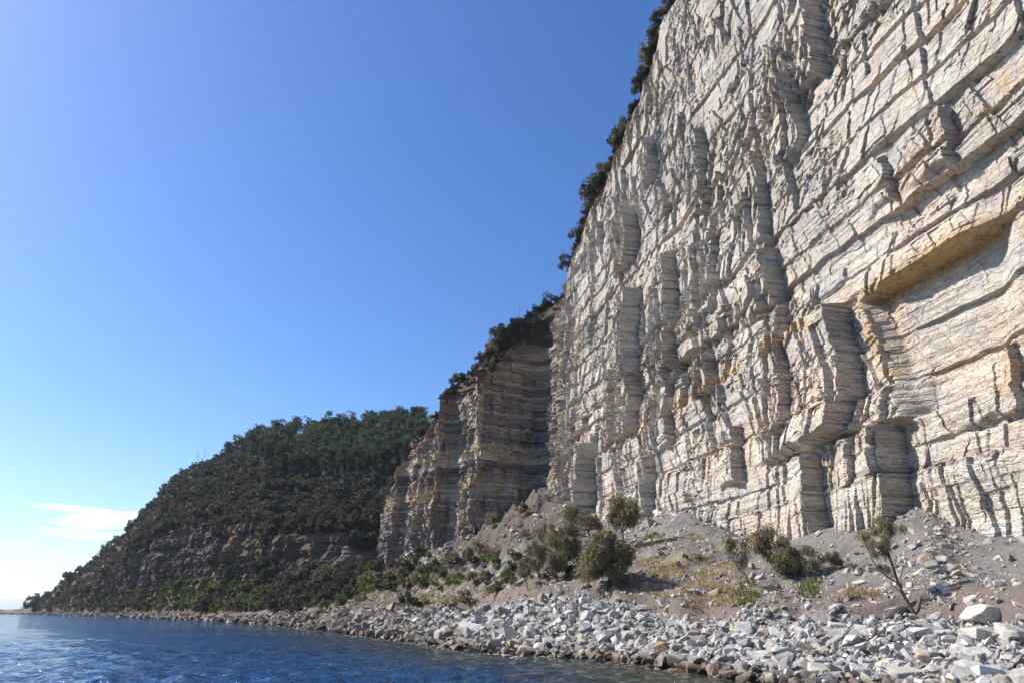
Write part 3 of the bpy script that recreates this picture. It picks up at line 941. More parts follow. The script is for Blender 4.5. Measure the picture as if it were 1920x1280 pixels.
def rand_rot(r, n, tilt):
    out = np.zeros((n, 3, 3))
    for i in range(n):
        e = Matrix.Rotation(r.uniform(0, 6.283), 3, 'Z') @ Matrix.Rotation(r.normal(0, tilt), 3, 'X') @ Matrix.Rotation(r.normal(0, tilt), 3, 'Y') @ Matrix.Rotation(r.uniform(0, 6.283), 3, 'Z')
        out[i] = np.array(e)
    return out

def stones_stuff(name, pos, size, tint, label, cat, tilt=0.45, seed=0):
    r = np.random.default_rng(seed)
    n = len(pos); Rm = rand_rot(r, n, tilt)
    Vs, Fs, Ts = [], [], []; off = 0
    for i in range(n):
        V, F = (PROTO_MD if size[i] > 0.22 and pos[i][1] < 48 else PROTO_SM)[r.integers(14)]
        sc = size[i] * np.array([r.uniform(.8, 1.2), r.uniform(.7, 1.1), r.uniform(.7, 1.15)])
        v = (V * sc) @ Rm[i].T + pos[i]
        Vs.append(v); Fs.append(F + off); Ts.append(np.repeat(tint[i][None, :], len(F), 0)); off += len(V)
    m = mesh_np(name, np.vstack(Vs), np.vstack(Fs), M_STONE, {'tint': ('FACE', np.vstack(Ts))}, False)
    return link(name, m, kind='stuff', label=label, cat=cat)

TINTS = np.array([(0.50, 0.49, 0.47), (0.46, 0.455, 0.45), (0.56, 0.55, 0.525), (0.40, 0.40, 0.40), (0.33, 0.325, 0.325), (0.50, 0.46, 0.40), (0.60, 0.59, 0.57), (0.43, 0.37, 0.29)])
TW = np.array([.20, .18, .16, .14, .10, .10, .07, .06])

# beach stones
r = np.random.default_rng(77)
n_c = 110000
aa = r.uniform(1.4, 16.0, n_c); bb = r.uniform(0.97, 3.03, n_c)
P = shore(aa, bb)
dist = np.hypot(P[:, 0], P[:, 1])
px, py = project(P[:, 0], P[:, 1], P[:, 2])
ok = (px > 50) & (px < 2000) & (P[:, 1] > 8)
P = P[ok]; dist = dist[ok]; aa = aa[ok]; bb = bb[ok]
# area element of the loft decides how many stones a patch gets
eps = 0.02
dA = np.linalg.norm(np.cross(shore(aa + eps, bb) - shore(aa - eps, bb), shore(aa, np.minimum(bb + eps, 7)) - shore(aa, bb - eps)), axis=1)
size0 = np.minimum(0.088 + 0.0030 * dist, 0.46)
wgt = dA / size0 ** 2; wgt /= wgt.max()
keep = r.uniform(0, 1, len(P)) < np.clip(wgt * 3.2, 0, 1)
P = P[keep]; dist = dist[keep]; size0 = size0[keep]; bb_ = bb[keep]
print('beach stones', len(P))
if len(P) > 21000:
    sel = r.permutation(len(P))[:21000]; P, dist, size0, bb_ = P[sel], dist[sel], size0[sel], bb_[sel]
size = size0 * np.exp(r.normal(-.1, 0.52, len(P)))
size = np.minimum(size * np.where(bb_ < 1.5, 1.25, np.where(bb_ > 2.8, .7, 1.0)), size0 * 2.6)
P[:, 2] += size * r.uniform(-0.2, 0.45, len(P)) + np.clip(r.normal(0, 0.12, len(P)), -.2, .3)
tint = TINTS[r.choice(8, len(P), p=TW / TW.sum())] * r.uniform(.6, 1.05, (len(P), 1))
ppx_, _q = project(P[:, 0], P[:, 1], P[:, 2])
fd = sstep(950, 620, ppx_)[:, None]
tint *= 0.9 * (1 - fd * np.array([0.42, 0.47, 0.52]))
sea = (bb_ < 1.25 + r.uniform(-.2, .2, len(P)))
tint[sea] *= (1 - r.uniform(0, 1, (sea.sum(), 1)) * np.array([0.55, 0.62, 0.70]))
big = np.argsort(-size / np.maximum(dist, 5))[:190]          # the largest in view become boulders of their own
mask = np.ones(len(P), bool); mask[big] = False
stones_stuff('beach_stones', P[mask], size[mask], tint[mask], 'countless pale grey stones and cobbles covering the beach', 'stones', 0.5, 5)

def boulder(p, sz, tint, label, group=None, mesh=None, rot=None, name='boulder', cat='boulder', sink=0.15):
    o = link(name, mesh or random.choice(BIG_MESH))
    o.location = (p[0], p[1], p[2])
    o.scale = sz
    o.rotation_euler = rot or (random.gauss(0, .25), random.gauss(0, .25), random.uniform(0, 6.28))
    o.color = (*[min(c, .56) * .92 for c in tint], 1)
    tag(o, label, cat, group)
    return o

def zone_label(px, P):
    if P[2] < 0.45: return ('wet brown boulder at the waterline beside the sea', 'boulders at the waterline')
    if px > 1560: return ('pale grey angular boulder on the beach below the small leaning tree', 'boulders on the near right beach')
    if px > 1230: return ('pale grey angular boulder on the beach below the golden grass slope', 'boulders on the middle beach')
    if px > 900: return ('pale boulder on the rocky shore below the big dense shrub', 'boulders below the big shrub')
    return ('pale boulder on the narrow shore leading towards the headland', 'boulders on the far shore')
for i in big:
    p = P[i]; ppx, _ = project(p[0], p[1], p[2])
    lb, gp = zone_label(float(ppx), p)
    s = float(size[i])
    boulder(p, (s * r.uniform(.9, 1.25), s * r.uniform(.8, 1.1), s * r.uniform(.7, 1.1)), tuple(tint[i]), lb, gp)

# boulders the photo singles out: px, py (centre), width px, height px, tint, label
W_, G_, T_, B_, K_ = (0.62, 0.61, 0.59), (0.42, 0.42, 0.42), (0.48, 0.40, 0.30), (0.34, 0.23, 0.13), (0.16, 0.15, 0.15)
HERO = [
    (1862, 1152, 78, 36, (0.55, 0.52, 0.46), 'large flat topped pale slab at the scree foot, right of the leaning tree'),
    (1849, 1190, 66, 34, (0.52, 0.50, 0.46), 'broad rounded boulder just below the large flat topped slab'),
    (1908, 1190, 60, 42, (0.52, 0.50, 0.47), 'broad pale boulder cut by the right edge of the photo'),
    (1770, 1192, 44, 24, W_, 'pale rounded boulder, middle of three at the top of the beach'),
    (1734, 1188, 50, 26, (0.52, 0.51, 0.48), 'pale boulder directly below the trunk of the leaning tree'),
    (1686, 1182, 44, 22, (0.56, 0.55, 0.52), 'pale flat boulder at the top of the beach, left of the leaning tree foot'),
    (1866, 1262, 58, 34, (0.70, 0.69, 0.66), 'brightest white rounded boulder in the lower right of the beach'),
    (1710, 1262, 70, 22, (0.44, 0.42, 0.38), 'long flat grey brown boulder near the bottom edge of the beach'),
    (1586, 1260, 52, 24, G_, 'wide grey boulder near the bottom edge, left of the long flat one'),
    (1640, 1272, 38, 22, (0.52, 0.50, 0.46), 'rounded pale boulder touching the bottom edge of the photo'),
    (1824, 1256, 44, 24, (0.50, 0.50, 0.49), 'light grey boulder directly left of the brightest white boulder'),
    (1440, 1236, 44, 26, (0.40, 0.39, 0.38), 'tilted grey slab leaning among small stones on the middle beach'),
    (1382, 1180, 24, 22, T_, 'upright tan block at the top of the middle beach'),
    (1308, 1200, 36, 20, T_, 'tan brown flat topped block above the brown cube shaped boulder'),
    (1243, 1219, 36, 34, B_, 'rusty brown cube shaped boulder near the water'),
    (1206, 1212, 30, 32, (0.36, 0.33, 0.30), 'grey brown upright boulder left of the rusty brown one'),
    (1274, 1241, 42, 32, (0.36, 0.33, 0.28), 'pointed grey brown boulder at the waterline, right of the rusty brown one'),
    (1306, 1257, 38, 24, (0.30, 0.24, 0.17), 'dark brown wet boulder standing in the shallow water'),
    (1272, 1263, 34, 18, T_, 'low tan boulder lying in the water, left of the dark brown wet one'),
    (1117, 1231, 28, 22, (0.20, 0.16, 0.11), 'dark brown square boulder at the waterline'),
    (992, 1222, 46, 26, (0.42, 0.36, 0.32), 'broad pinkish brown boulder sloping into the water'),
    (966, 1211, 26, 20, B_, 'tan brown boulder behind the broad pinkish one at the waterline'),
    (1031, 1205, 26, 22, G_, 'grey rounded boulder above the broad pinkish one'),
    (885, 1180, 46, 28, W_, 'big white slanting slab on the shore left of centre'),
    (834, 1181, 20, 20, B_, 'tan pointed boulder beside the big white slanting slab'),
    (787, 1164, 30, 12, W_, 'low flat white slab on the shore towards the headland'),
    (915, 1140, 24, 14, W_, 'flat white slab high on the shore under the pale grey bushes'),
    (937, 1165, 26, 14, T_, 'long tan boulder high on the shore'),
    (975, 1160, 22, 22, (0.5, 0.49, 0.47), 'tilted pale slab standing on edge beside the long tan boulder'),
    (1074, 1150, 30, 20, G_, 'grey sloping slab below the big dense shrub'),
    (1104, 1157, 30, 26, W_, 'upright white block right of the grey sloping slab'),
    (1099, 1127, 26, 20, (0.52, 0.51, 0.5), 'pale grey block just under the big dense shrub'),
    (1192, 1160, 20, 24, K_, 'dark block at the top of the shore'),
    (1243, 1128, 18, 20, G_, 'split grey rock sticking out of the scree bank'),
    (847, 1208, 30, 14, (0.40, 0.34, 0.28), 'brown boulder in a row at the waterline'),
    (750, 1198, 26, 8, (0.32, 0.26, 0.22), 'low brown rock at the tip of the shore, ringed by water'),
    (1682, 957, 28, 15, (0.42, 0.37, 0.32), 'blocky rock capping the mound at the cliff foot'),
    (1648, 1033, 30, 14, (0.42, 0.38, 0.33), 'long slanting rock on the scree left of the tree crown'),
    (1713, 1056, 15, 14, W_, 'white block on the scree right behind the leaning tree'),
    (1762, 1066, 22, 18, (0.46, 0.44, 0.41), 'pale cracked rock on the scree, right of the white block'),
    (1897, 1046, 14, 17, (0.20, 0.18, 0.17), 'dark grey block high on the scree near the right edge'),
    (1875, 1094, 17, 15, G_, 'grey cube of rock on the scree above the large flat topped slab'),
    (1635, 1066, 16, 14, (0.27, 0.26, 0.27), 'grey rock on the scree below the long slanting rock'),
    (1547, 1042, 14, 10, W_, 'white rock on the scree right of the clustered shrubs'),
    (1517, 1137, 14, 14, W_, 'white flat stone on the brown bank below the clustered shrubs'),
    (1428, 1082, 20, 10, W_, 'pale flat stone beside the bare leaning tree'),
]
BOX = [rock_proto(700 + i, 26, 0.06, (1, .95, .95), 1.6) for i in range(5)]
BOXM = [mesh_np('boulder', V, F, M_STONE, {'tint': ('FACE', np.ones((len(F), 3)))}, False) for V, F in BOX]
for i, (hx, hy, hw, hh, tc, lb) in enumerate(HERO):
    h = hit(hx, hy + hh * 0.3, (BVH_SHORE,))
    if h is None: print('no hit', lb); continue
    dep = h.y * CP + (h.z - CAM_H) * SP
    w = hw / 1280 * dep / 2; hg = hh / 1280 * dep / 2
    boulder((h.x, h.y + w * .3, h.z + hg * 0.55), (w * 1.05, w * .8, hg * 1.1), tc, lb, mesh=BOXM[i % 5], rot=(random.gauss(0, .12), random.gauss(0, .14), random.uniform(-.5, .5)))

# scree stones
n_c = 34000
aa = r.uniform(1.5, 12.0, n_c); bb = 3.0 + 3.95 * np.where(r.uniform(0, 1, n_c) < .3, r.beta(5, 1, n_c), r.beta(1.0, 1.25, n_c))
Q = shore(aa, bb); qx, qy = project(Q[:, 0], Q[:, 1], Q[:, 2])
dq = np.hypot(Q[:, 0], Q[:, 1])
ok = (qx < 1990) & (qx > 560) & (vn(Q[:, 0] / 5, Q[:, 1] / 5, 12) + 0.25 * (bb < 3.5) + r.uniform(-.3, .3, n_c) > -0.12)
Q = Q[ok]; dq = dq[ok]
Q = Q[:15000]; dq = dq[:15000]
sz = (0.032 + 0.0011 * dq) * np.exp(r.normal(0, 0.65, len(Q)))
tq = TINTS[r.choice(8, len(Q))] * r.uniform(.55, .95, (len(Q), 1)) * np.array([1.0, .96, .92])
stones_stuff('scree_stones', Q, sz, tq, 'loose grey stones scattered over the scree slope', 'stones', 0.5, 9)

# ------------------------------------------------------------------ vegetation builders
def tube(P, R, k=5):
    P = np.asarray(P, float); V = []; n = len(P)
    for i in range(n):
        t = P[min(i + 1, n - 1)] - P[max(i - 1, 0)]; t /= np.linalg.norm(t) + 1e-9
        u = np.cross(t, (0.3, 1, 0.2)); u /= np.linalg.norm(u) + 1e-9; w = np.cross(t, u)
        for j in range(k):
            a = 6.2832 * j / k
            V.append(P[i] + R[i] * (math.cos(a) * u + math.sin(a) * w))
    F = []
    for i in range(n - 1):
        for j in range(k):
            F.append((i * k + j, i * k + (j + 1) % k, (i + 1) * k + (j + 1) % k, (i + 1) * k + j))
    return np.array(V), np.array(F)

def merge(parts):
    Vs, Fs, off = [], [], 0
    for V, F in parts:
        Vs.append(V); Fs.append(F + off); off += len(V)
    return np.vstack(Vs), np.vstack(Fs)

def leaf_cloud(r, centres, radii, n_per, size, droop=0.0, slim=0.5, shell=0.55):
    """small triangles spread through ellipsoid clumps; returns V, F, lv(face)"""
    C, lv = [], []
    V = []
    for c, rad, n in zip(centres, radii, n_per):
        d = r.normal(size=(n, 3)); d /= np.linalg.norm(d, axis=1)[:, None]
        q = r.uniform(shell, 1.0, (n, 1)) ** 0.7
        p = c + d * q * rad
        ax = r.normal(size=(n, 3)) * (1 - droop) + d * 0.6 + np.array([0, 0, -1.0]) * droop * 2.0
        ax /= np.linalg.norm(ax, axis=1)[:, None]
        sd = np.cross(ax, r.normal(size=(n, 3))); sd /= np.linalg.norm(sd, axis=1)[:, None] + 1e-9
        L = size * r.uniform(.6, 1.4, (n, 1)); Wd = L * slim
        v = np.stack([p - sd * Wd / 2 - ax * L * .3, p + sd * Wd / 2 - ax * L * .3, p + ax * L * .7], 1)
        V.append(v.reshape(-1, 3))
        lv.append(np.clip(r.uniform(0, 1) * 0.5 + r.uniform(0, .5, n), 0, 1))
    V = np.vstack(V); F = np.arange(len(V)).reshape(-1, 3)
    return V, F, np.concatenate(lv)

def bush_geo(seed, n_cl=12, n_leaf=45, size=0.16, h=1.0, droop=0.2, slim=.5, spread=0.62):
    """unit bush: radius about 1, height about h*1.6, base at z=0"""
    r = np.random.default_rng(seed)
    cs, rs = [], []
    ph, ec = r.uniform(0, 6.283), r.uniform(.1, .45)
    for i in range(n_cl):
        a = r.uniform(0, 6.283); q = math.sqrt(r.uniform(0, 1)) * spread * (1 + ec * math.cos(a - ph) + .2 * math.cos(3 * a))
        z = (0.30 + r.uniform(0, 1) * 0.95 * (1 - q * q * 0.9)) * h
        cs.append(np.array([math.cos(a) * q, math.sin(a) * q, z])); k = r.uniform(.16, .44)
        rs.append(np.array([k, k, k * .8]))
    return leaf_cloud(r, cs, rs, [n_leaf] * n_cl, size, droop, slim, 0.35)

def leaf_mesh(name, geo, mat):
    V, F, lv = geo
    return mesh_np(name, V, F, mat, {'lv': ('FACE', lv)}, False)

def limbs(r, base, top, rad, n_br, sprd, up=0.5, wob=0.08):
    """trunk + branches; returns tube list and branch tips"""
    base = np.array(base, float); top = np.array(top, float)
    L = np.linalg.norm(top - base)
    ts = np.linspace(0, 1, 8)
    P = base + (top - base) * ts[:, None] + r.normal(0, wob * L * .5, (8, 3)) * np.sin(ts * 3.14)[:, None] * np.array([1, 1, .3])
    parts = [tube(P, rad * (1 - .75 * ts), 6)]; tips = [P[-1]]
    for i in range(n_br):
        k = r.uniform(.3, .95); j = int(k * 7)
        b = P[j]; a = r.uniform(0, 6.283)
        dr = np.array([math.cos(a), math.sin(a), up + r.uniform(0, .8)]); dr /= np.linalg.norm(dr)
        l = L * sprd * r.uniform(.5, 1.0) * (1.2 - .5 * k)
        q = np.linspace(0, 1, 5)
        B = b + dr * l * q[:, None] + np.array([0, 0, 1]) * (q[:, None] ** 2) * l * .2 + r.normal(0, l * .04, (5, 3)) * q[:, None]
        parts.append(tube(B, rad * .5 * (1 - .8 * q) * (1 - .4 * k), 4)); tips.append(B[-1])
        tips.append(B[3])
        for _ in range(2):
            a2 = r.uniform(0, 6.283); d2 = dr + .7 * np.array([math.cos(a2), math.sin(a2), r.uniform(0, .6)])
            d2 /= np.linalg.norm(d2); l2 = l * r.uniform(.3, .55)
            B2 = B[2] + d2 * l2 * np.linspace(0, 1, 4)[:, None]
            parts.append(tube(B2, rad * .22 * np.array([1, .7, .45, .2]), 3)); tips.append(B2[-1])
    return parts, tips

# ---- scrub on the headland: many small bushes
def scatter_merge(name, protos, pos, sc, mat, label, cat, seed=0):
    r = np.random.default_rng(seed)
    Vs, Fs, Ls, off = [], [], [], 0
    for p, s in zip(pos, sc):
        V, F, lv = protos[r.integers(len(protos))]
        a = r.uniform(0, 6.283); c_, s_ = math.cos(a), math.sin(a)
        Rz = np.array([[c_, -s_, 0], [s_, c_, 0], [0, 0, 1]])
        Vs.append((V * s) @ Rz.T + p); Fs.append(F + off); off += len(V)
        Ls.append(np.clip(lv * .6 + r.uniform(-.1, .65), 0, 1.3))
    m = mesh_np(name, np.vstack(Vs), np.vstack(Fs), mat, {'lv': ('FACE', np.concatenate(Ls))}, False)
    return link(name, m, kind='stuff', label=label, cat=cat)

B_FAR = [bush_geo(300 + i, 9, 26, 0.26, 0.85 + .1 * (i % 3), 0.0, .8) for i in range(8)]
B_MID = [bush_geo(330 + i, 14, 60, 0.17, 0.9 + .1 * (i % 3), 0.15, .55) for i in range(6)]
FAR_M = [leaf_mesh('bush', g, M_DARK) for g in B_FAR]
MIDD_M = [leaf_mesh('bush', g, M_DARK) for g in B_MID]
MIDO_M = [leaf_mesh('shrub', g, M_OAK) for g in B_MID]
MIDG_M = [leaf_mesh('shrub', g, M_GREEN if i % 2 else M_UNDER) for i, g in enumerate(B_MID)]

rv = np.random.default_rng(91)
sky_px = [h_[0] for h_ in HC]; sky_py = [h_[4][0] + float(np.interp(h_[0], [300, 420, 800], [0, 9, 15])) for h_ in HC]
cb_py = [h_[2][0] for h_ in HC]; ct_py = [h_[3][0] for h_ in HC]
pos, scl, pxs = [], [], []
gpos, gscl = [], []
tries = 0
while len(pos) < 3600 and tries < 40000:
    tries += 1
    x_ = rv.uniform(60, 800); y_ = rv.uniform(778, 1158)
    sk = np.interp(x_, sky_px, sky_py); cb = np.interp(x_, sky_px, cb_py); ct = np.interp(x_, sky_px, ct_py)
    if y_ < sk: continue
    if x_ > 520 and y_ < 860 - (x_ - 520) * 0.02: continue          # forest there
    if ct + 4 < y_ < cb + 7 and x_ > 225:
        if vn(np.float64(x_ / 45), np.float64(y_ / 30), 5) < 0.22: continue
    if y_ > 1148: continue
    h = hit(x_, y_, (BVH_HEAD,))
    if h is None or h.z < 1.5: continue
    if x_ > 560 and h.y > 600: continue
    s = (1.1 + 0.0042 * h.y) * math.exp(rv.normal(0, .3))
    green = (285 < x_ < 510 and y_ > cb - 4 and rv.uniform() < .8)
    if green: gpos.append(np.array(h)); gscl.append(s * .6)
    else: pos.append(np.array(h)); scl.append(s)
# skyline fringe
for x_ in np.arange(70, 520, 5.5):
    sk = np.interp(x_, sky_px, sky_py)
    h = hit(x_, sk + rv.uniform(3, 6), (BVH_HEAD,)) or hit(x_, sk + 12, (BVH_HEAD,))
    if h is None: continue
    pos.append(np.array(h)); scl.append((1.2 + 0.003 * h.y) * rv.uniform(.7, 1.4))
pos = np.array(pos) - np.array([0, 0, .3]); scl = np.array(scl)
order = np.argsort(-scl / np.linalg.norm(pos, axis=1))
ind = order[:120]; rest = order[120:]
print('headland bushes', len(pos), 'green', len(gpos))
def head_label(p):
    px_, py_ = project(p[0], p[1], p[2])
    cb = np.interp(px_, sky_px, cb_py)
    if py_ > cb - 8: return ('dark scrubby bush below the low brown cliffs at the headland foot', 'bushes at the foot of the headland')
    return ('dark olive bush in the dense scrub covering the headland slope', 'bushes on the headland slope')
for i in ind:
    o = link('bush', FAR_M[rv.integers(8)] if np.linalg.norm(pos[i]) > 260 else MIDD_M[rv.integers(6)])
    o.location = pos[i]; o.scale = (scl[i], scl[i], scl[i] * rv.uniform(.8, 1.2)); o.rotation_euler.z = rv.uniform(0, 6.28)
    lb, gp = head_label(pos[i]); tag(o, lb, 'bush', gp)
scatter_merge('headland_scrub', B_FAR, pos[rest], scl[rest], M_DARK, 'dense dark scrub covering the distant headland', 'scrub', 3)
scatter_merge('green_undergrowth', B_FAR, np.array(gpos), np.array(gscl), M_UNDER, 'yellow green undergrowth at the foot of the headland', 'undergrowth', 4)

# ---- gum forest on the top of the headland
def gum_geo(seed):
    r = np.random.default_rng(seed)
    parts, tips = limbs(r, (0, 0, -.3), (r.uniform(-.6, .6), r.uniform(-.4, .4), 10.5), .22, 6, .26, .9, .05)
    cs, rs = [], []
    for t in tips:
        if t[2] > 6.0: cs.append(t + r.normal(0, .3, 3)); k = r.uniform(.8, 1.35); rs.append(np.array([k, k, k * .6]))
    cs = cs[:16]; rs = rs[:16]
    for _ in range(5): cs.append(np.array([r.normal(0, 1.1), r.normal(0, 1.1), r.uniform(9, 11.8)])); rs.append(np.array([1.2, 1.2, .8]))
    return merge(parts), leaf_cloud(r, cs, rs, [30] * len(cs), .55, 0, .8, .6)
GUMS = [gum_geo(800 + i) for i in range(6)]
GUM_T = [mesh_np('trunk', V, F, M_PALE) for (V, F), _ in GUMS]
GUM_C = [leaf_mesh('crown', g, M_GUM) for _, g in GUMS]
GUM_L = [g for _, g in GUMS]
fpos = []
tries = 0
while len(fpos) < 620 and tries < 12000:
    tries += 1
    x_ = rv.uniform(385, 800); y_ = rv.uniform(778, 905)
    sk = np.interp(x_, sky_px, sky_py)
    lim = np.interp(x_, [385, 440, 520, 600, 700, 800], [862, 858, 895, 905, 895, 870])
    if y_ < sk + 1 or y_ > lim: continue
    h = hit(x_, y_, (BVH_HEAD,))
    if h is None: continue
    fpos.append((np.array(h), x_, y_, lim))
for x_ in np.arange(400, 800, 4.0):
    sk = np.interp(x_, sky_px, sky_py)
    h = hit(x_, sk + 5, (BVH_HEAD,)) or hit(x_, sk + 12, (BVH_HEAD,))
    if h is not None: fpos.append((np.array(h), x_, sk, sk + 99))
fr = sorted(range(len(fpos)), key=lambda i: (fpos[i][3] - fpos[i][2]))
indt = fr[:110] + [i for i in range(len(fpos)) if fpos[i][3] - fpos[i][2] == 99][:70]
restt = [i for i in range(len(fpos)) if i not in set(indt)]
for i in indt:
    p, x_, y_, lim = fpos[i]; k = rv.integers(6); s = rv.uniform(.75, 1.25) * 0.82
    sky_row = lim - y_ == 99
    e = link('gum_tree', None)
    e.location = p; e.rotation_euler.z = rv.uniform(0, 6.28); e.scale = (s,) * 3
    if sky_row: tag(e, 'gum tree on the skyline ridge of the headland', 'tree', 'gum trees along the headland skyline'); 
    else: tag(e, 'pale trunked gum tree at the lower edge of the headland forest', 'tree', 'gum trees at the forest edge')
    if sky_row: e.scale = (s * .62,) * 3
    link('trunk', GUM_T[k], e); link('crown', GUM_C[k], e)
scatter_merge('forest', GUM_L, np.array([fpos[i][0] - np.array([0, 0, 1.5]) for i in restt]), rv.uniform(.5, 1.1, len(restt)), M_GUM, 'green gum forest covering the top of the headland', 'forest', 6)

# ---- clifftop shrubs
def top_point(px, py):
    """point on the plateau rows nearest to the pixel"""
    Q = PLAT.reshape(-1, 3); a, b = project(Q[:, 0], Q[:, 1], Q[:, 2])
    d = (a - px) ** 2 + (b - py) ** 2 + np.where(Q[:, 1] < 20, 1e9, 0)
    return Q[np.argmin(d)]
EDGE = PLAT[0]; ex, ey = project(EDGE[:, 0], EDGE[:, 1], EDGE[:, 2])
vis_i = [i for i in range(len(ex)) if -60 < ey[i] < 1060 and 20 < EDGE[i, 1] and PLAT_S[i] < cum[8] + 3]
cands = []
for i in vis_i:
    inA = PLAT_S[i] < SA + 2
    for rr_ in ((0.1, 0.5) if inA else (0.7, 1.4, 2.2, 3.0, 3.8)):
        if rv.uniform() < (0.52 if inA else 0.55):
            t_ = min(max(rr_ + rv.uniform(-.3, .3), 0), 5.9); k = int(t_); f = t_ - k
            p = PLAT[k][i] * (1 - f) + PLAT[k + 1][i] * f
            cands.append((p, inA))
print('clifftop shrubs', len(cands))
rv.shuffle(cands)
cands.sort(key=lambda c_: 0 if c_[1] else 1)
print('rim', sum(c_[1] for c_ in cands))
scatter_merge('rim_scrub', B_MID, np.array([c_[0] - np.array([0, 0, .3]) for c_ in cands[240:700]]), np.exp(rv.normal(0, .3, len(cands[240:700]))), M_DARK, 'mass of low dark scrub filling in the cliff rim', 'scrub', 8)
for p, inA in cands[:240]:
    d = np.linalg.norm(p)
    s = math.exp(rv.normal(0.15, .42)) * (1.4 if inA else 1.35)
    q = rv.uniform()
    m = MIDD_M[rv.integers(6)] if q < .7 else MIDO_M[rv.integers(6)]
    o = link('shrub', m)
    o.location = (p[0], p[1], p[2] - (-.1 if inA else .3)); o.scale = (s, s, s * rv.uniform(.8, 1.3)); o.rotation_euler.z = rv.uniform(0, 6.28)
    if inA:
        o.rotation_euler.y = -0.5
        tag(o, 'dark bush clinging to the rim of the tall pale cliff against the sky', 'shrub', 'bushes along the tall cliff rim')
    else: tag(o, 'dark bush on the sloping rim above the brown recessed cliff', 'shrub', 'bushes above the recessed cliff')

# ---- she-oaks and shrubs standing on the scree
def sheoak_geo(seed, h=1.0, n_br=9, crown=1.0, lean=(0, 0), dens=90, droop=.6, tuft=.20, lo=.4, size=.11):
    """unit tree, height 1: returns trunk mesh geo, crown geo"""
    r = np.random.default_rng(seed)
    parts, tips = limbs(r, (0, 0, -.06), (lean[0], lean[1], .86), .028, n_br, .48, .45, .12)
    cs, rs = [], []
    for t in tips:
        if t[2] > lo: cs.append(t + r.normal(0, .02, 3)); k = tuft * r.uniform(.6, 1.1) * crown; rs.append(np.array([k, k, k * .85]))
    return merge(parts), leaf_cloud(r, cs, rs, [dens] * len(cs), size, droop, .16, .15)

def plant_tree(px, py, hpx, geo, label, leafmat=None, barkmat=None, wscale=1.0, name='sheoak_tree', cat='tree', rz=None, group=None):
    h = hit(px, py, (BVH_SHORE,))
    if h is None: h = hit(px, py + 6) or Vector((0, 60, 5))
    dep = h.y * CP + (h.z - CAM_H) * SP
    H = hpx / 1280 * dep * 1.12
    e = link(name, None); e.location = h; e.scale = (H * wscale, H * wscale, H)
    e.rotation_euler.z = 0 if rz is None else rz
    tag(e, label, cat, group)
    (tv_, tf), g = geo
    link('trunk', mesh_np('trunk', tv_, tf, barkmat or M_BARK), e)
    link('crown', leaf_mesh('crown', g, leafmat or M_OAK), e)
    return e

def dense_oak(seed, n=26, dens=420, spread=.42, size=.085, droop=.35, zlo=.18):
    r = np.random.default_rng(seed); cs, rs = [], []
    for i in range(n):
        a = r.uniform(0, 6.283); q = math.sqrt(r.uniform(0, 1)) * spread
        z = zlo + (0.78 - zlo) * r.uniform(0, 1) * (1 - .5 * (q / spread) ** 2)
        k = r.uniform(.11, .19); cs.append(np.array([math.cos(a) * q, math.sin(a) * q, z])); rs.append(np.array([k, k, k * 1.05]))
    parts, _ = limbs(r, (0, 0, -.05), (.02, 0, .6), .03, 8, .5, .6, .1)
    return merge(parts), leaf_cloud(r, cs, rs, [dens] * n, size, droop, .2, .3)

plant_tree(1140, 1100, 118, dense_oak(1, 34, 420, .29), 'largest dense olive brown shrub on the scree, centre of the photo', wscale=1.0, name='sheoak_shrub', cat='shrub')
plant_tree(1172, 1034, 96, sheoak_geo(2, n_br=10, dens=170, droop=.45, tuft=.17, lo=.52), 'round crowned tree standing behind the largest dense shrub', wscale=.72)
plant_tree(1104, 1004, 56, dense_oak(3, 16, 160, .34), 'olive shrub at the cliff foot left of the round crowned tree', name='sheoak_shrub', cat='shrub')
plant_tree(1073, 990, 52, dense_oak(4, 16, 160, .18), 'tall narrow olive shrub above a bright green bush', name='sheoak_shrub', cat='shrub')
plant_tree(1032, 1020, 48, dense_oak(5, 14, 150, .42), 'brownish spreading shrub left of the tall narrow one', name='sheoak_shrub', cat='shrub')
plant_tree(1078, 1056, 66, sheoak_geo(6, n_br=8, lean=(-.35, 0), dens=70, tuft=.17, lo=.35), 'sparse tree leaning left over the green slope', wscale=.9)
plant_tree(1015, 1098, 72, sheoak_geo(7, n_br=8, lean=(-.12, 0), dens=90, tuft=.17, lo=.4), 'thin trunked tree with pale foliage on the middle slope', wscale=.6)
plant_tree(1044, 1088, 66, sheoak_geo(8, n_br=10, lean=(.05, 0), dens=100, tuft=.19, lo=.3), 'wide airy tree just left of the largest dense shrub', wscale=.9)
plant_tree(990, 1106, 52, sheoak_geo(9, n_br=7, lean=(-.2, 0), dens=80, tuft=.17, lo=.35), 'small slanting tree left of the thin trunked one', wscale=.8)
plant_tree(1498, 1084, 74, dense_oak(10, 30, 170, .50), 'widest olive shrub of the cluster below the near cliff', name='sheoak_shrub', cat='shrub')
plant_tree(1476, 1076, 74, sheoak_geo(11, n_br=12, lean=(-.4, 0), dens=90, tuft=.17, lo=.28), 'left leaning tree joined to the cluster below the near cliff', wscale=1.15)
plant_tree(1562, 1072, 34, sheoak_geo(12, n_br=8, lean=(-.1, 0), dens=120, tuft=.2, lo=.15), 'low dark shrub right of the cluster below the near cliff', wscale=1.2, name='sheoak_shrub', cat='shrub')
plant_tree(1602, 1077, 28, dense_oak(13, 12, 110, .36), 'small round olive shrub alone on the grey scree', name='sheoak_shrub', cat='shrub')
plant_tree(1412, 1098, 80, sheoak_geo(14, n_br=12, lean=(-.55, 0), dens=18, tuft=.16, lo=.25), 'half bare dark tree leaning left above bright green grass', wscale=.75)
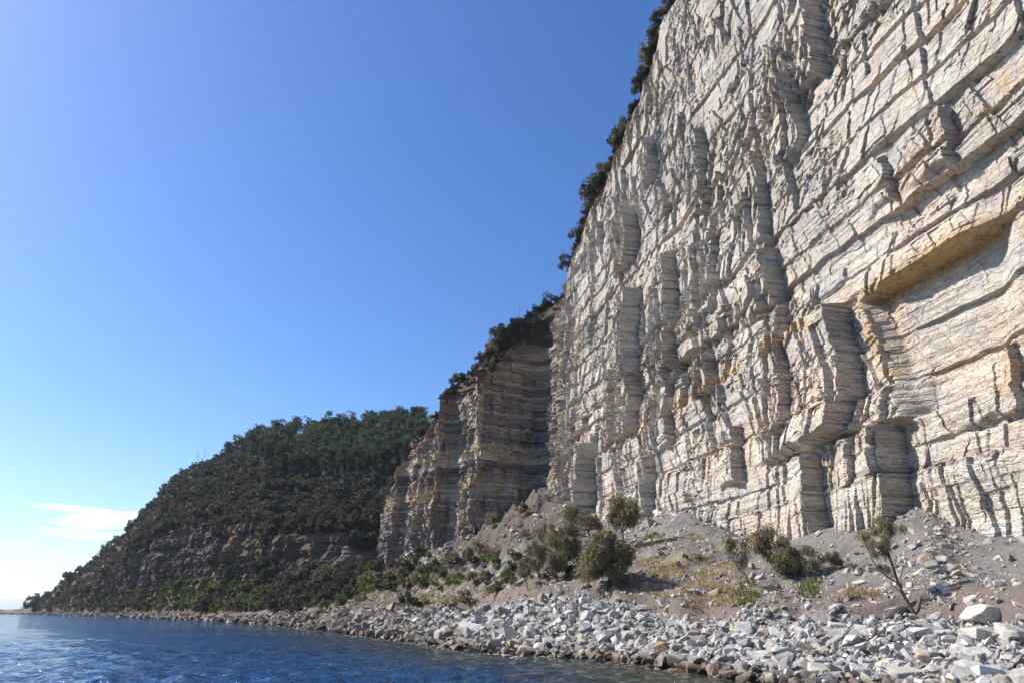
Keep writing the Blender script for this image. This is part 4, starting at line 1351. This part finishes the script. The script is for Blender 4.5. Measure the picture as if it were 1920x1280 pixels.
plant_tree(1466, 1122, 26, dense_oak(15, 8, 60, .25), 'small withered brown shrub on the bank between two green tufts', name='shrub', cat='shrub')
plant_tree(1592, 1126, 34, dense_oak(16, 8, 50, .22), 'rusty brown dead shrub on the bank', M_GRASS_D, name='shrub', cat='shrub')
plant_tree(1188, 1000, 40, sheoak_geo(17, n_br=8, dens=30, tuft=.12, lo=.3), 'thin twiggy shrub against the cliff foot behind the round crowned tree', wscale=.6, name='shrub', cat='shrub')

# the lone leaning tree at the right, built limb by limb
def lone_tree():
    h = hit(1714, 1152, (BVH_SHORE,))
    dep = h.y * CP + (h.z - CAM_H) * SP; k = dep / 1280
    def q(dx, dy, dd=0): return np.array([dx * k, dd, dy * k])
    r = np.random.default_rng(31)
    P = [
        ([q(2, -6), q(-2, 10), q(-10, 30, .05), q(-16, 55, .1), q(-22, 85, 0), q(-28, 112, -.1), q(-30, 132), q(-32, 150), q(-28, 166)], 3.6),
        ([q(-16, 55), q(-30, 66, .2), q(-45, 82, .3), q(-56, 100, .2), q(-62, 120, .1), q(-70, 138)], 1.8),
        ([q(-10, 32), q(-22, 42, -.2), q(-36, 52, -.3), q(-42, 60, -.4)], 1.3),
        ([q(-14, 44), q(-6, 62, .3), q(0, 74, .4), q(6, 88, .3)], 1.4),
        ([q(-27, 108), q(-40, 120, .2), q(-52, 132), q(-62, 142)], 1.3),
        ([q(-30, 130), q(-22, 142, -.3), q(-12, 152, -.2), q(-2, 158)], 1.2),
        ([q(-22, 88), q(-12, 100, -.3), q(-8, 112, -.4)], .9),
        ([q(-31, 140), q(-40, 150, .3), q(-44, 160)], 1.0),
        ([q(-2, -2), q(-14, 3, .2), q(-26, -3, .5)], 1.6), ([q(0, -4), q(14, -2, -.2), q(30, -8, -.3)], 1.8),
    ]
    parts = []
    for pts, w in P:
        n = len(pts); parts.append(tube(pts, w * k * np.linspace(1, .28, n), 6))
    tufts = [(-30, 164, 12), (-20, 170, 11), (-8, 162, 12), (2, 156, 9), (-38, 156, 11), (-14, 152, 10), (-26, 176, 8),
             (-68, 142, 11), (-58, 146, 12), (-62, 130, 9), (-48, 134, 11), (-50, 122, 8), (-36, 124, 13), (-26, 122, 12), (-22, 134, 10), (-40, 138, 9), (-30, 110, 8),
             (-56, 108, 7), (-48, 84, 9), (-40, 80, 7), (-20, 148, 9), (-44, 150, 6)]
    cs = [q(a, b, r.normal(0, .35)) for a, b, _ in tufts]; rs = [np.array([c, c, c * .75]) * k for _, _, c in tufts]
    e = link('sheoak_tree', None); e.location = h
    tag(e, 'lone slender tree with dark forked trunk leaning left above the beach, right side', 'tree')
    V, F = merge(parts); link('trunk', mesh_np('trunk', V, F, M_BARK), e)
    link('crown', leaf_mesh('crown', leaf_cloud(r, cs, [q_ * 1.15 for q_ in rs], [130] * len(cs), .34, .5, .09, .05), M_OAK), e)
lone_tree()

# bare dead trees
def dead_tree(px, py, hpx, seed, label, lean=(0, 0), mat=None, trees=None, p=None, ws=1.0, nb=9, group=None):
    h = Vector(p) if p is not None else hit(px, py, trees)
    if h is None: return
    dep = h.y * CP + (h.z - CAM_H) * SP; H = hpx / 1280 * dep
    r = np.random.default_rng(seed)
    parts, _ = limbs(r, (0, 0, -.1), (lean[0], lean[1], 1.0), .03, nb, .45, .6, .1)
    V, F = merge(parts)
    o = link('dead_tree', mesh_np('dead_tree', V, F, mat or M_BARK)); o.location = h; o.scale = (H * ws, H * ws, H)
    tag(o, label, 'dead tree', group)
dead_tree(1340, 1096, 26, 1, 'short bare forked stump among the golden grass', (-.1, 0), nb=6)
dead_tree(1036, 1124, 22, 2, 'small bare dead tree on the brown bank below the airy trees', (-.1, 0))
dead_tree(1238, 1050, 22, 3, 'thin bare twig tree right of the largest dense shrub', (-.1, 0), nb=5)
dead_tree(1400, 1150, 20, 4, 'dead twigs beside the bright green grass clump', (.2, 0), nb=6)
for i, (x_, y_, hh) in enumerate([(366, 890, 44), (378, 882, 40), (356, 894, 26)]):
    dead_tree(x_, y_, hh, 20 + i, ['tallest bare white dead tree on the headland skyline', 'bare forked dead tree right of the tallest one on the headland skyline', 'short dead snag left of the tallest dead tree on the skyline'][i], mat=M_PALE, trees=(BVH_HEAD,), nb=5, ws=.6)
for i, (x_, y_, hh) in enumerate([(962, 588, 46), (945, 598, 26), (780, 772, 26), (1040, 520, 20)]):
    p = top_point(x_, y_)
    dead_tree(x_, y_, hh, 30 + i, ['tall bare dead branch rising above the bushes on the recessed cliff rim', 'small bare dead branch left of the tall one on the rim', 'crooked dead tree at the low end of the recessed cliff rim', 'bare twigs on the rim where the two cliffs meet'][i], mat=M_PALE, p=p, nb=5, ws=.6)

# smaller shrubs on the slope: px, py(base), width px, kind, label
SM = [
    (1072, 1004, 26, 'g', 'bright green bush under the tall narrow olive shrub'),
    (969, 1054, 22, 'g', 'dark green bush on the middle slope left of the airy trees'),
    (928, 1050, 26, 'o', 'olive bush on the slope under the gullied debris'),
    (930, 1062, 14, 'g', 'small green bush under the olive bush on the gullied slope'),
    (882, 1058, 34, 'o', 'wide grey green shrub at the gully mouth'), (900, 1040, 28, 'o', 'grey green shrub right behind the wide one at the gully mouth'),
    (924, 986, 28, 'o', 'olive shrub halfway up the gullied debris'), (978, 962, 24, 'o', 'tall brown green shrub high in the gully'),
    (950, 934, 12, 'g', 'small bright green bush high in the gully'), (962, 892, 14, 'g', 'topmost small green bush in the gully'),
    (846, 1098, 22, 'g', 'green bush in the line across the lower slope'), (864, 1092, 30, 'o', 'grey green bush in the line across the lower slope'),
    (888, 1098, 30, 'o', 'broad grey green bush at the middle of the line of shrubs'), (908, 1092, 26, 'o', 'grey green bush near the right end of the line of shrubs'),
    (928, 1116, 28, 'g', 'vivid green bush at the right end of the line of shrubs'), (950, 1092, 28, 'g', 'dark green bush above the vivid green one'),
    (846, 1146, 26, 'o', 'pale grey bush just above the white boulders'), (868, 1138, 30, 'o', 'larger pale grey bush just above the white boulders'),
    (760, 1138, 30, 'd', 'dark low bush on the shore edge beside bright grass'), (782, 1142, 22, 'd', 'smaller dark low bush on the shore edge'),
    (800, 1136, 14, 'g', 'small green bush right of the dark low bushes'), (761, 1106, 22, 'g', 'low bright green bush on the pale grass slope'),
    (800, 1096, 24, 'g', 'leafy green bush in the middle of the pale grass slope'), (825, 1110, 14, 'g', 'small round green bush on the pale grass slope'),
    (838, 1100, 18, 'g', 'mid green bush right of the small round one'), (770, 1076, 34, 'd', 'dark round bush below the foot of the brown buttress'),
    (794, 1080, 24, 'g', 'green bush between two dark ones below the brown buttress'), (812, 1078, 32, 'd', 'wide dark bush below the brown buttress'),
    (796, 1044, 18, 'd', 'small dark bush against the foot of the brown buttress'), (702, 1080, 38, 'd', 'big dark round bush below the left end of the brown cliff'),
    (722, 1106, 40, 'o', 'grey twiggy shrub in front of the big dark round bush'), (686, 1100, 30, 'g', 'green bush left of the grey twiggy shrub'),
    (668, 1112, 38, 'd', 'dark wide bush above the narrow shore'), (640, 1118, 36, 'd', 'dark bush, next left of the dark wide one above the shore'),
    (616, 1128, 34, 'd', 'dark bush above the shore near the start of the headland'), (640, 1142, 30, 'g', 'green low bush at the shore edge before the headland'),
    (610, 1148, 26, 'g', 'green bush at the shore edge nearest the headland'), (676, 1132, 24, 'o', 'olive bush at the shore edge before the pale grass slope'),
    (655, 1086, 30, 'd', 'dark bush under the low tan cliff'), (1240, 1042, 10, 'g', 'tiny green bush near the thin bare twig tree'),
    (1285, 1048, 12, 'g', 'tiny dark green bush on the upper golden grass'), (1227, 1085, 10, 'g', 'tiny dark green bush right of the largest dense shrub'),
    (1310, 1050, 12, 'o', 'tiny olive bush at the top of the golden grass'), (1355, 1085, 10, 'o', 'tiny olive bush right of the bare forked stump'),
    (1272, 1064, 12, 'o', 'tiny olive bush in the middle of the golden grass'), (1165, 1104, 30, 'o', 'yellowish brown bush at the right foot of the largest dense shrub'),
    (1090, 1068, 30, 'o', 'olive undergrowth bush left of the largest dense shrub'), (1000, 1048, 24, 'o', 'olive bush behind the thin trunked tree'),
    (860, 1010, 20, 'd', 'dark bush on the debris fan under the buttress'), (985, 1010, 20, 'o', 'olive bush on the debris below the brown spreading shrub'),
    (725, 1040, 18, 'd', 'small dark bush on the cliff foot at the far left of the brown cliff'), (1012, 905, 16, 'o', 'olive bush on a ledge between the two cliffs'),
]
for (x_, y_, w, kd, lb) in SM:
    h = hit(x_, y_)
    if h is None: continue
    dep = h.y * CP + (h.z - CAM_H) * SP; s = w / 1280 * dep / 2 * 1.4
    m = {'g': MIDG_M, 'o': MIDO_M, 'd': MIDD_M}[kd][rv.integers(6)]
    o = link('shrub' if kd == 'o' else 'bush', m); o.location = h; o.scale = (s, s, s * 1.1); o.rotation_euler.z = rv.uniform(0, 6.28)
    tag(o, lb, 'shrub' if kd == 'o' else 'bush')

# background shrubs between the middle slope and the headland
cnt = 0
for _ in range(2200):
    x_ = rv.uniform(570, 1090); y_ = rv.uniform(1040, 1145)
    lo_ = np.interp(x_, [570, 700, 800, 1000, 1090], [1142, 1118, 1105, 1105, 1085]); hi_ = np.interp(x_, [570, 700, 850, 1000, 1090], [1085, 1060, 1010, 990, 985])
    if not (hi_ < y_ < lo_) or rv.uniform() > np.interp(x_, [570, 700, 800, 1000], [1, .8, .35, .45]): continue
    h = hit(x_, y_)
    if h is None: continue
    dep = h.y; s = rv.uniform(10, 27) / 1280 * dep / 2 * 1.25
    q = rv.uniform(); m = MIDD_M[rv.integers(6)] if q < .25 else (MIDO_M[rv.integers(6)] if q < .62 else MIDG_M[rv.integers(6)])
    o = link('bush', m); o.location = h; o.scale = (s,) * 3; o.rotation_euler.z = rv.uniform(0, 6.28)
    tag(o, 'small scrubby bush in the thicket on the slope below the brown cliff', 'bush', 'bushes of the slope thicket'); cnt += 1
    if cnt >= 165: break

# ---- grass
def grass(name, regions, mat, n, hgt, label, seed):
    r = np.random.default_rng(seed); T = []; 
    aa = r.uniform(2.0, 12.0, n * 6); bb = r.uniform(3.05, 6.6, n * 6)
    P = shore(aa, bb); px, py = project(P[:, 0], P[:, 1], P[:, 2])
    ok = np.zeros(len(P), bool)
    nz = fbm(P[:, 0] / 1.6, P[:, 1] / 1.6, 801, 3)
    for (x0, y0, rx, ry, th) in regions:
        ok |= (((px - x0) / rx) ** 2 + ((py - y0) / ry) ** 2 < 1 + 1.6 * fbm(P[:, 0] / .9, P[:, 1] / .9, 802, 2)) & (nz > th + .08)
    P = P[ok][:n]
    V = []; L = []
    for p in P:
        d = max(np.linalg.norm(p), 20); k = 9
        h_ = hgt * r.uniform(.25, 1.2, k) * r.uniform(.4, 1.0); a = r.uniform(0, 6.283, k)
        b = p + np.stack([np.cos(a) * .2, np.sin(a) * .2, np.zeros(k) - .03], 1) * r.uniform(0, 1.6, (k, 1))
        w = .0011 * d * r.uniform(.6, 1.2, k)
        sd = np.stack([np.sin(a * 3), np.cos(a * 3), np.zeros(k)], 1) * w[:, None]
        tip = b + np.stack([np.cos(a) * .4 * h_, np.sin(a) * .4 * h_, h_], 1)
        V.append(np.stack([b - sd, b + sd, tip], 1).reshape(-1, 3)); L.append(np.clip(r.uniform(0, 1) * .7 + r.uniform(0, .3, k), 0, 1))
    V = np.vstack(V); F = np.arange(len(V)).reshape(-1, 3)
    link(name, mesh_np(name, V, F, mat, {'lv': ('FACE', np.concatenate(L))}), kind='stuff', label=label, cat='grass')
grass('dry_grass', [(1290, 1075, 105, 62, -.05), (1610, 1100, 45, 20, .1), (1235, 1040, 40, 25, 0), (1325, 1120, 60, 30, .05), (1690, 1095, 60, 25, .3)], M_GRASS_D, 7000, .30, 'golden dry grass on the scree right of the largest shrub', 1)
grass('green_grass', [(1404, 1122, 27, 28, -.3), (1514, 1106, 22, 18, -.25), (1571, 1128, 9, 8, -.5), (1090, 1035, 36, 22, -.2), (1220, 1010, 25, 14, 0)], M_GRASS_G, 3200, .42, 'bright green grass tufts on the bank above the beach', 2)
grass('pale_grass', [(820, 1105, 90, 38, -.05), (700, 1125, 60, 20, -.05), (960, 1080, 50, 30, .15), (940, 1010, 40, 30, .25)], M_GRASS_D, 4500, .5, 'pale yellow grass between bushes on the slope below the brown cliff', 3)
grass('lush_grass', [(810, 1110, 80, 30, .2), (740, 1140, 40, 10, 0), (620, 1142, 60, 12, -.1)], M_GRASS_G, 2500, .5, 'light green grass among bushes near the narrow shore', 4)

# ------------------------------------------------------------------ sea haze
def build_haze():
    bm = bmesh.new(); bmesh.ops.create_cube(bm, size=1.0)
    for v in bm.verts:
        v.co = Vector((v.co.x * 70000, v.co.y * 70000, -6.0 if v.co.z < 0 else 170.0))
    me = bpy.data.meshes.new('haze'); bm.to_mesh(me); bm.free()
    m = bpy.data.materials.new('haze_air'); m.use_nodes = True; nt = m.node_tree; nt.nodes.clear()
    out = nt.nodes.new('ShaderNodeOutputMaterial'); v = nt.nodes.new('ShaderNodeVolumePrincipled')
    v.inputs['Color'].default_value = (0.75, 0.86, 1.0, 1); v.inputs['Density'].default_value = 0.00007
    v.inputs['Anisotropy'].default_value = 0.2
    nt.links.new(v.outputs[0], out.inputs['Volume']); me.materials.append(m)
    link('haze', me, kind='stuff', label='thin sea haze over the distant headland')
build_haze()
